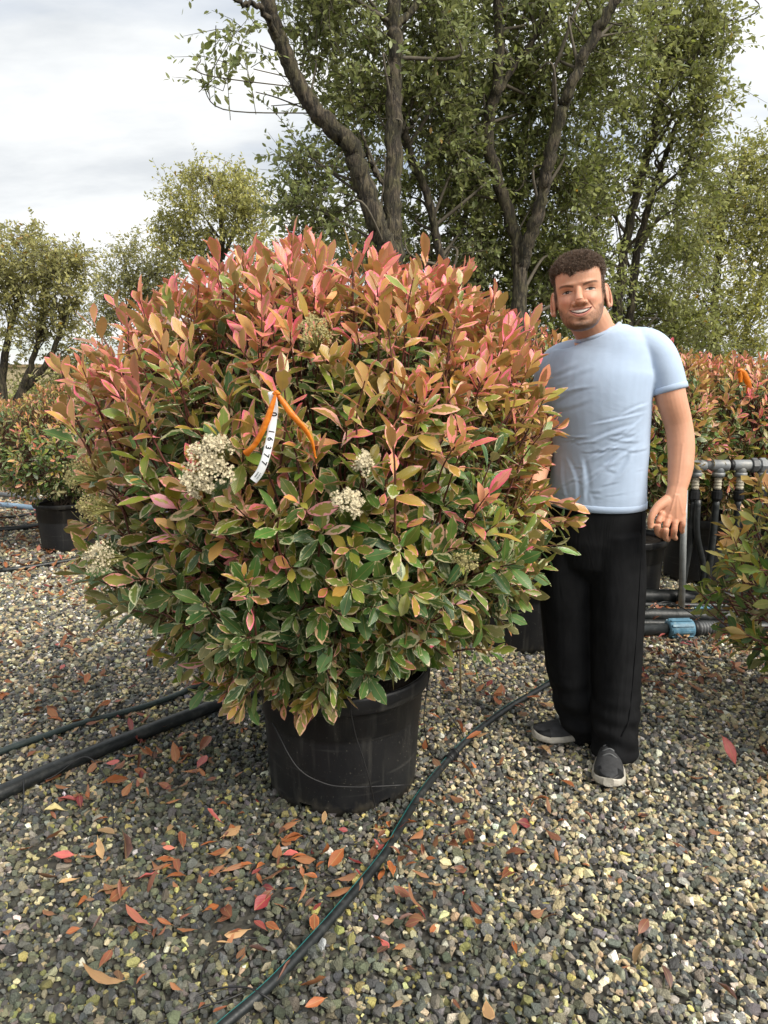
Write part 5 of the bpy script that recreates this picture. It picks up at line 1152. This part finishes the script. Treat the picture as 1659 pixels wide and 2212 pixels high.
    dy = -.0075*g2(.033, .0150, .000, .0095)-.0022*g2(.052, .010, -.004, .012)+.0030*g2(.028, .022, .0200, .0060)+.0060*g2(.040, .019, -.0290, .0140)+.0042*g2(.0, .030, -.0660, .0150)+.0030*g2(.0, .018, -.1000, .0090)-.0038*g2(.0, .020, -.0880, .0050)-.0018*g2(.0, .008, -.0490, .0060)
    vh[:, 1] += dy
    jit = np.array([mnoise.noise(Vector(p)*130) for p in vh]); jit2 = np.array([mnoise.noise(Vector(p)*420) for p in vh])
    col = np.tile(SK, (len(vh), 1))
    def paint(mask, c): nonlocal col; col = col*(1-mask[:, None])+np.asarray(c)*mask[:, None]
    paint(.45*g2(.040, .020, -.026, .016), (.60, .22, .15)); paint(.30*np.exp(-(x/.016)**2-((z+.030)/.014)**2)*sm(.085, .095, y), (.60, .23, .16)); paint(.50*sm(.076, .080, ax_), (.60, .22, .16))
    paint(.40*g2(.030, .018, -.0085, .0045), (.33, .14, .095)); paint(.25*g2(.033, .016, .0065, .0045), (.32, .14, .09)); paint(.25*g2(.015, .006, .004, .008), (.34, .15, .10))  # eye-socket shading painted into the skin colour
    # stubble beard and moustache
    zu = -.0560+3.0*x*x; zl = -.0680+13.4*x*x; HW = .0340
    line = -.060+.75*np.clip(ax_-.036, 0, .05); beard = sm(.007, -.010, z-line-.004*jit)*sm(-.050, -.020, y)
    side_ = sm(.060, .066, ax_)*sm(.006, -.014, z)*sm(-.030, -.010, y)*sm(.060, .035, y); beard = np.maximum(beard, side_*.9)
    nolip = sm(.000, .0035, np.maximum(np.maximum(z-zu-.0050, zl-.0085-z), (ax_-HW-.003)))
    chinfree = 1-.70*g2(.019, .010, -.0850, .0075)
    must = np.exp(-(x/.031)**4)*sm(-.058, -.052, z)*sm(-.0395, -.0450, z)*sm(.06, .07, y)
    bd = np.clip(np.maximum(beard*nolip*chinfree*(.60+.22*jit+.22*jit2+.32*sm(-.080, -.104, z)+.16*sm(.048, .060, ax_)), must*nolip*(.14+.20*jit2)), 0, .90); bd *= 1-.30*g2(.043, .010, -.060, .012)
    paint(bd, (.085, .048, .028)); paint(.60*np.exp(-(x/.010)**2-((z+.0815)/.0035)**2)*front, (.07, .04, .025))
    for sg in (-1, 1):
        xx = sg*x; zb = .0130+.0060*np.sin(np.clip((xx-.014)/.044, 0, 1)*2.3)-.10*np.clip(xx-.050, 0, 1); m = sm(.0044, .0020, np.abs(z-zb)-.0005*jit2+.00004*np.clip(xx-.03, 0, 1)*1e3*.04)*sm(.011, .016, xx)*sm(.061, .050, xx)*front; paint(m*.75, (.065, .040, .026))
        # half-closed smiling eye
        dx = (xx-.0335)/.0135; hgt = np.clip(1-dx*dx, 0, 1); ze = -.0010-.0004*dx; up_ = .0046*hgt; lo_ = .0032*hgt
        ins = (np.abs(dx) < 1)*sm(.0007, -.0004, (z-ze)-up_)*sm(.0007, -.0004, -(z-ze)-lo_)*front
        lash = (np.abs(dx) < 1.15)*sm(.0019, .0007, np.abs(z-ze-up_-.0006))*front; fold = (np.abs(dx) < 1.25)*sm(.0016, .0004, np.abs(z-ze-up_-.0050+.0010*dx*dx))*front; low = (np.abs(dx) < 1.1)*sm(.0016, .0004, np.abs(z-ze+lo_+.0022))*front
        paint(ins, (.42, .37, .34)); ir = np.hypot(xx-.0335, (z-ze-.0006)); paint(ins*sm(.0064, .0054, ir), (.045, .034, .026)); paint(ins*sm(.0028, .0020, ir), (.008, .007, .006)); paint(ins*sm(.0010, .0005, np.hypot(x-sg*.0335-.0016, z-ze-.0012)), (.7, .7, .7))  # sclera, iris, pupil, then a painted catchlight
        paint(lash*.85, (.040, .024, .018)); paint(fold*.40, (.28, .12, .08)); paint(low*.35, (.28, .12, .08))
        vh[:, 1] += .0016*np.exp(-(dx*.8)**4)*sm(.0075, .0045, np.abs(z-ze))*front*(1-ins)
        t = np.clip((-.030-z)/.032, 0, 1); xc = .0215+.0190*t; cr = np.exp(-((xx-xc)/.0028)**2)*sm(-.026, -.036, z)*sm(-.070, -.058, z)*front; paint(cr*.38, (.30, .12, .08)); vh[:, 1] -= .0018*cr
        paint(.40*np.exp(-((xx-.0085)/.0042)**2-((z+.0425)/.0024)**2)*sm(.080, .088, y), (.10, .040, .028))
        for k3 in range(3): paint(.22*sm(.0012, .0004, np.abs(z+.002-(k3-1)*.0045*(1+30*np.clip(xx-.050, 0, .02))))*sm(.050, .053, xx)*sm(.064, .058, xx)*front, (.26, .11, .08))
    # mouth, a broad open smile
    opn = sm(.0006, -.0006, z-zu)*sm(.0006, -.0006, zl-z)*(ax_ < HW)*sm(.04, .05, y); ul = sm(.0010, -.0004, z-zu-.0046*(1-(x/.038)**2))*sm(-.0004, .0006, z-zu)*(ax_ < HW+.002)*sm(.04, .05, y); ll = sm(.0010, -.0004, zl-.0075*(1-(x/.036)**2)-z)*sm(-.0004, .0006, zl-z)*(ax_ < HW)*sm(.04, .05, y)
    paint(np.clip(ul, 0, 1)*.75, (.40, .15, .12)); paint(np.clip(ll, 0, 1)*.85, (.52, .20, .17)); paint(opn, (.040, .011, .009))
    tooth = opn*sm(.0285, .0255, ax_)*sm(-.0002, .0010, z-(zu-.0086+9*x*x)); gap = sm(.0010, .0003, np.abs(((ax_+.0035) % .0070)-.0035)); paint(tooth, (.80, .75, .68)); paint(tooth*.40*gap*(ax_ > .003), (.40, .26, .21))
    vh[:, 1] -= .0050*opn*(1-tooth)+.0026*tooth; vh[:, 1] += .0018*np.clip(ll, 0, 1)*(1-opn)+.0012*np.clip(ul, 0, 1)*(1-opn)
    # hair on the scalp
    hl = .0585-.010*np.exp(-((x+.012)/.022)**2)+.0035*np.sin(x*130+1)+.007*jit; hairm = sm(-.003, .003, z-hl)*1.0
    temple = .85*sm(.0620, .0660, ax_+.10*np.clip(z-.02, 0, 1))*sm(-.022, -.008, z)*sm(.046, .037, y+.25*np.clip(-z, 0, 1)); hairm = np.clip(np.maximum(hairm, temple), 0, 1)*(1-sm(.0745, .0765, ax_)*sm(.026, .02, z)*sm(-.040, -.030, y)); back = sm(-.03, -.045, y)*sm(-.075, -.055, z); hairm = np.maximum(hairm, back)
    earm = sm(.0750, .0775, ax_)*(z < .016)*(z > -.066)*(y > -.030)*(y < .025); hairm = hairm*(1-earm); col = col*(1-earm[:, None])+V3(.57, .285, .185)*earm[:, None]
    fade = sm(-.020, .020, z); paint(hairm*(.55+.38*fade), (.075, .048, .032))
    f_ = nrm(V3(-.29, -.955, -.035)); up0 = V3(0, 0, 1); X0 = nrm(np.cross(up0, f_)); Z0 = np.cross(f_, X0); rl = math.radians(8.5)
    Xh = X0*math.cos(rl)+Z0*math.sin(rl); Zh = -X0*math.sin(rl)+Z0*math.cos(rl); Rm = np.stack([Xh, f_, Zh]); HS = 1.03
    toW = lambda p: headc+(np.asarray(p)*HS)@Rm
    wh = toW(vh)
    # one mesh for all the skin
    V = np.concatenate([vb, wh])-BASE; faces = {}
    for f in fb: faces.setdefault(f.shape[1], []).append(f)
    for f in fh: faces.setdefault(f.shape[1], []).append(f+len(vb))
    c4 = np.ones((len(V), 4)); c4[:, :3] = np.concatenate([colb, np.clip(col, 0, 1)])
    root = link('person', mesh_np('person', V, [np.concatenate(q) for q in faces.values()], True, {'col': ('FLOAT_COLOR', c4)}), M['skin'], None, tuple(BASE))
    tag(root, 'smiling bearded person in pale blue t-shirt and black trousers beside the big shrub', 'person')
    # ---------------- hair: thousands of short curled locks
    wgt = hairm*(z > -.05); pr = wgt/wgt.sum(); ns = 17000; pick = rng.choice(len(vh), ns, p=pr)
    topf = sm(.030, .060, z[pick]); ln = .0038+.0120*topf+.006*topf*np.array([mnoise.noise(Vector(q)*70) for q in vh[pick]])+rng.normal(0, .0025, ns).clip(-.003, .006); ln *= np.where(rng.random(ns) < .1, 1.25, 1)
    nn = nh[pick]; tg = nrm(np.cross(nn, rng.normal(0, 1, (ns, 3)))); fw = np.where((y[pick] > .03)[:, None], V3(0, .5, -.15), V3(0, 0, -.3)); dirv = nrm(nn*.75+tg*.55+fw*.5)
    b1 = nrm(np.cross(dirv, rng.normal(0, 1, (ns, 3)))); b2 = np.cross(dirv, b1); seg = 5; t = np.linspace(0, 1, seg); w0 = .00048*(.8+.5*topf); ph = rng.random(ns)*6.28
    cur = vh[pick][:, None]+dirv[:, None]*(ln[:, None]*t*.85)[..., None]; amp = (.0032*topf+.0006)[:, None]*np.sin(t*2.6); cur = cur+b1[:, None]*(amp*np.cos(ph[:, None]+t*4.2))[..., None]+b2[:, None]*(amp*np.sin(ph[:, None]+t*4.2))[..., None]
    th = np.arange(3)*2.0944; taper = np.interp(t, [0, .7, 1], [1, .9, .25])
    ring = cur[:, :, None, :]+(b1[:, None, None]*np.cos(th)[None, None, :, None]+b2[:, None, None]*np.sin(th)[None, None, :, None])*(w0[:, None]*taper)[:, :, None, None]
    qi = np.array([[r*3+j, r*3+(j+1) % 3, (r+1)*3+(j+1) % 3, (r+1)*3+j] for r in range(seg-1) for j in range(3)]); Q = (qi[None]+np.arange(ns)[:, None, None]*seg*3).reshape(-1, 4)
    hm = mesh_np('hair', toW(ring.reshape(-1, 3))-BASE, Q, True); ho = link('hair', hm, M['hair'], root); ho['label'] = 'short curly brown hair'
    # ---------------- t-shirt
    t_ = MB(); ctr = [(1288, 1088, 2.455), (1291, 1040, 2.45), (1296, 980, 2.445), (1296, 910, 2.44), (1292, 850, 2.435), (1295, 800, 2.435), (1303, 760, 2.435), (1300, 738, 2.445), (1294, 722, 2.45)]
    dims = [(.168, .126), (.164, .124), (.160, .121), (.166, .122), (.178, .122), (.180, .114), (.157, .094), (.115, .088), (.078, .074)]
    C_ = smooth_line([at(*c) for c in ctr], 5); D_ = smooth_line([(a, b_, 0) for a, b_ in dims], 5)[:, :2]
    t_.tube(C_, D_, 40, side=s)
    S1 = smooth_line([at(1330, 748, 2.43), at(1385, 745, 2.405), at(1418, 765, 2.39), at(1436, 805, 2.375), at(1447, 846, 2.365)], 5)
    t_.tube(S1, np.interp(np.linspace(0, 1, len(S1)), [0, .3, .55, .8, 1], [.055, .060, .060, .058, .0575]), 28)
    S2 = smooth_line([at(1260, 768, 2.47), at(1218, 778, 2.51), at(1196, 800, 2.53), at(1188, 845, 2.55), at(1183, 890, 2.55)], 5)
    t_.tube(S2, np.interp(np.linspace(0, 1, len(S2)), [0, .3, .55, 1], [.058, .063, .062, .058]), 28)
    vs_, ns_, fs_ = voxel(t_, .0040, 11, .5)
    # folds: drag lines from the armpit and shallow creases across the belly
    q = vs_-at(1292, 900, 2.43); a = q@s; zz = q[:, 2]; frontm = np.clip((q@fr)/.03, 0, 1); rc = np.random.default_rng(12)
    fold = .0016*np.array([mnoise.noise(Vector((p[0]*8, p[1]*8, p[2]*11))) for p in vs_])
    def crease(a0, z0, a1, z1, amp, w, bow):
        nonlocal fold
        dx_, dz_ = a1-a0, z1-z0; ll_ = math.hypot(dx_, dz_); t = ((a-a0)*dx_+(zz-z0)*dz_)/ll_**2; d = ((zz-z0)*dx_-(a-a0)*dz_)/ll_-bow*np.sin(np.clip(t, 0, 1)*math.pi)
        env = np.clip(t*4, 0, 1)*np.clip((1-t)*4, 0, 1)*frontm
        fold = fold+amp*env*(np.exp(-((d-w*.9)/w)**2)-np.exp(-((d+w*.5)/w)**2))
    for k in range(9): crease(.165-.012*k*rc.random(), .045-.020*k+rc.normal(0, .006), .165-rc.uniform(.07, .20), .010-.030*k-rc.uniform(.0, .05), rc.uniform(.0012, .0030), rc.uniform(.004, .008), rc.normal(0, .008))
    for k in range(6): crease(-.15, .02+.022*k+rc.normal(0, .005), -.15+rc.uniform(.08, .20), .05+.024*k+rc.uniform(0, .03), rc.uniform(.001, .0024), rc.uniform(.004, .009), rc.normal(0, .006))
    for k in range(30):
        a0 = rc.uniform(-.15, .16); z0 = rc.uniform(-.27, -.03); ll0 = rc.uniform(.04, .12); an = rc.normal(.10, .35); crease(a0-ll0/2, z0-ll0/2*math.tan(an)*.6, a0+ll0/2, z0+ll0/2*math.tan(an)*.6, rc.uniform(.0006, .0017), rc.uniform(.003, .006), rc.normal(0, .006))
    for k in range(5): crease(.02*k-.06, -.30, .02*k-.10+rc.uniform(-.03, .03), -.12, rc.uniform(.0008, .0018), .008, rc.normal(0, .01))
    vs_ = vs_+ns_*fold[:, None]
    faces = {}
    for f in fs_: faces.setdefault(f.shape[1], []).append(f)
    sh = link('t_shirt', mesh_np('t_shirt', vs_-BASE, [np.concatenate(k) for k in faces.values()], True), M['shirt'], root); sh['label'] = 'pale blue short-sleeved cotton t-shirt'
    cl = MB(); th = np.linspace(0, 2*math.pi, 41); cc = at(1291, 722, 2.445); u1 = nrm(at(1337, 700, 2.43)-at(1243, 736, 2.46)); u2 = nrm(fr-u1*np.dot(fr, u1)); ring = cc+V3(0, 0, .006)+u1*(np.cos(th)*.0715)[:, None]+u2*(np.sin(th)*.0790)[:, None]-V3(0, 0, 1)*(.022*np.clip(np.sin(th), 0, 1))[:, None]
    cl.tube(ring-BASE, np.tile([[.0085, .0085]], (41, 1)), 10, cap=False, side=None); cl.build('collar', M['shirt'], sh)
    for P, r0 in ((S1, .0565), (S2, .0575)):
        d_ = nrm(P[-1]-P[-3]); hm_ = MB(); hm_.tube(np.array([P[-1]-d_*.020, P[-1]-d_*.017, P[-1]-d_*.002, P[-1]+d_*.001])-BASE, [r0-.001, r0+.0022, r0+.0024, r0-.004], 30); hm_.build('sleeve_hem', M['shirt'], sh)
    d_ = nrm(C_[2]-C_[0]); hb = MB(); hb.tube(np.array([C_[0]-d_*.004, C_[0]-d_*.002, C_[0]+d_*.018, C_[0]+d_*.021])-BASE, np.array([[.164, .122], [.1695, .1275], [.1690, .1270], [.165, .124]]), 48, side=s); hb.build('hem', M['shirt'], sh)
    # ---------------- trousers
    p = MB()
    p.tube(smooth_line([at(1289, 1076, 2.455), at(1288, 1110, 2.455), at(1284, 1160, 2.46), at(1282, 1215, 2.46), at(1281, 1262, 2.46)], 4), np.stack([np.interp(np.arange(17), [0, 8, 12, 16], [.158, .172, .150, .060]), np.interp(np.arange(17), [0, 8, 12, 16], [.115, .128, .115, .050])], 1), 36, side=s)
    LR = smooth_line([at(1327, 1150, 2.43), at(1332, 1250, 2.42), at(1333, 1350, 2.405), at(1332, 1450, 2.40), at(1330, 1540, 2.39), at(1330, 1600, 2.385), at(1328, 1632, 2.375)], 5); u = np.linspace(0, 1, len(LR))
    p.tube(LR, np.stack([np.interp(u, [0, .2, .4, .7, .85, 1], [.100, .098, .089, .083, .080, .076]), np.interp(u, [0, .2, .4, .7, .85, 1], [.118, .112, .098, .095, .096, .100])], 1), 30, side=(1, -.2, 0))
    LL = smooth_line([at(1240, 1150, 2.50), at(1226, 1250, 2.50), at(1228, 1350, 2.50), at(1234, 1450, 2.505), at(1250, 1530, 2.52), at(1262, 1572, 2.53), at(1268, 1590, 2.53)], 5)
    p.tube(LL, np.stack([np.interp(u, [0, .2, .4, .7, .85, 1], [.104, .102, .092, .080, .072, .068]), np.interp(u, [0, .2, .4, .7, .85, 1], [.112, .106, .094, .088, .080, .076])], 1), 30, side=(1, -.1, 0))
    vt, nt_, ft = voxel(p, .0055, 7, .5)
    pf = np.array([mnoise.noise(Vector((v[0]*10, v[1]*10, v[2]*4.5))) for v in vt]); pg = np.array([mnoise.noise(Vector((v[0]*9+4, v[1]*9, v[2]*22))) for v in vt]); lowz = np.clip((.38-vt[:, 2])/.3, 0, 1)
    vt = vt+nt_*(.004*pf+.024*pg*lowz+.003*np.sin(vt[:, 2]*52+vt[:, 0]*40+6*pf)*lowz)[:, None]
    faces = {}
    for f in ft: faces.setdefault(f.shape[1], []).append(f)
    tr = link('trousers', mesh_np('trousers', vt-BASE, [np.concatenate(k) for k in faces.values()], True), M['trouser'], root); tr['label'] = 'loose black sweatpants with side seam'
    # side seam and pocket welt
    hits = []
    for (px_, py_) in [(1392, 1100), (1393, 1150), (1390, 1250), (1386, 1330), (1380, 1420), (1374, 1500), (1366, 1560), (1350, 1590)]:
        X_, Y_, Z_ = proj(vt); k = np.argmin((X_-(px_-8))**2+(Y_-py_)**2+400*(Z_-Z_.min())**2*1.0); hits.append(vt[k]+nt_[k]*.001)
    sm_ = MB(); sm_.tube(smooth_line(hits, 6)-BASE, .0022, 6); sm_.build('seam', M['trouser'], tr)
    # ---------------- shoes
    def shoe(heel, toe, label):
        heel = np.asarray(heel, float); toe = np.asarray(toe, float); L_ = .295; d = nrm(toe-heel); d[2] = 0; d = nrm(d); sd = np.cross(d, V3(0, 0, 1)); o = toe-d*L_; o[2] = .016
        tt = np.array([0, .03, .08, .16, .28, .42, .56, .70, .82, .91, .97, 1.0]); wd = np.array([.010, .024, .033, .036, .0350, .037, .044, .050, .0495, .041, .027, .010]); ht = np.array([.070, .088, .100, .108, .108, .104, .090, .073, .060, .052, .046, .038]); zb = .012*np.clip((tt-.75)/.25, 0, 1)**2+.006*np.clip((.12-tt)/.12, 0, 1)
        th = np.linspace(0, 2*math.pi, 29)[:-1]
        def loft(rows): 
            m = MB(); n = len(rows); k = rows.shape[1]; v = rows.reshape(-1, 3); i = np.arange(n-1)[:, None]*k; j = np.arange(k)[None]; jj = (j+1) % k; m.add(v, np.stack([i+j, i+k+j, i+k+jj, i+jj], -1).reshape(-1, 4)); 
            m.add(np.concatenate([rows[0], rows[0].mean(0, keepdims=True)]), t=[[(q_+1) % k, q_, k] for q_ in range(k)]); m.add(np.concatenate([rows[-1], rows[-1].mean(0, keepdims=True)]), t=[[q_, (q_+1) % k, k] for q_ in range(k)]); return m
        rows = []
        for t0, w, hh, z0_ in zip(tt, wd, ht, zb):
            c, s_ = np.cos(th), np.sin(th); xx = w*np.sign(c)*np.abs(c)**.75*np.where(s_ > 0, 1-.28*s_**2*min(1, hh/.09), 1); zz_ = .026+z0_+np.where(s_ > 0, (hh-.026)*s_**.9 if False else (hh-.026)*np.abs(s_)**.85, -.006*np.abs(s_)); rows.append(o+d*(t0*L_)+sd*xx[:, None]+V3(0, 0, 1)*zz_[:, None])
        up = loft(np.array(rows)); sr = []
        for t0, w, z0_ in zip(tt, wd, zb):
            c, s_ = np.cos(th), np.sin(th); xx = (w+.0065)*np.sign(c)*np.abs(c)**.5; zz_ = .018+z0_+.016*np.sign(s_)*np.abs(s_)**.5+(.006 if t0 < .35 else 0)*np.clip(s_, 0, 1); sr.append(o+d*(t0*L_*1.015-.002)+sd*xx[:, None]+V3(0, 0, 1)*zz_[:, None])
        so = loft(np.array(sr)); u_ = up.build('shoe', M['shoe'], root); u_.location = -Vector(BASE); u_['label'] = label
        q = so.build('sole', M['sole'], u_)
        # collar ring, tongue and laces
        k = MB(); th2 = np.linspace(0, 2*math.pi, 25); cen = o+d*L_*.30+V3(0, 0, .106); k.tube(cen+d*(np.cos(th2)*.062)[:, None]+sd*(np.sin(th2)*.030)[:, None]+V3(0, 0, 1)*(-.014*np.cos(th2))[:, None], .0065, 8, cap=False); k.build('shoe_collar', M['shoe_trim'], u_)
        for t0 in (.46, .53, .60, .67):
            hh = np.interp(t0, tt, ht); w = np.interp(t0, tt, wd)*.52; c = o+d*(t0*L_)+V3(0, 0, hh+.001); lc = MB(); lc.tube(smooth_line([c-sd*w-V3(0, 0, .010), c+V3(0, 0, .003), c+sd*w-V3(0, 0, .010)], 4), .0028, 6); lc.build('lace', M['shoe_trim'], u_)
        tc_ = MB(); rws = [r + V3(0, 0, .0015)+d*.002 for r in rows[-4:]]; rws = np.array([np.where((r[:, 2:3] < r[:, 2].max()-.006), r+(r-r.mean(0))*.03, r-V3(0, 0, .004)) for r in rws]); loft(rws).build('toe_guard', M['plastic'], u_)
    toe1 = gnd(1313, 1716); heel1 = toe1+nrm(V3(.32, 1, 0))*.295
    shoe(heel1, toe1, 'grey running shoe with off-white sole pointing at the viewer')
    toe2 = gnd(1152, 1606); heel2 = toe2+nrm(V3(1, .12, 0))*.295
    shoe(heel2, toe2, 'grey running shoe with off-white sole seen from the side')
make_person()
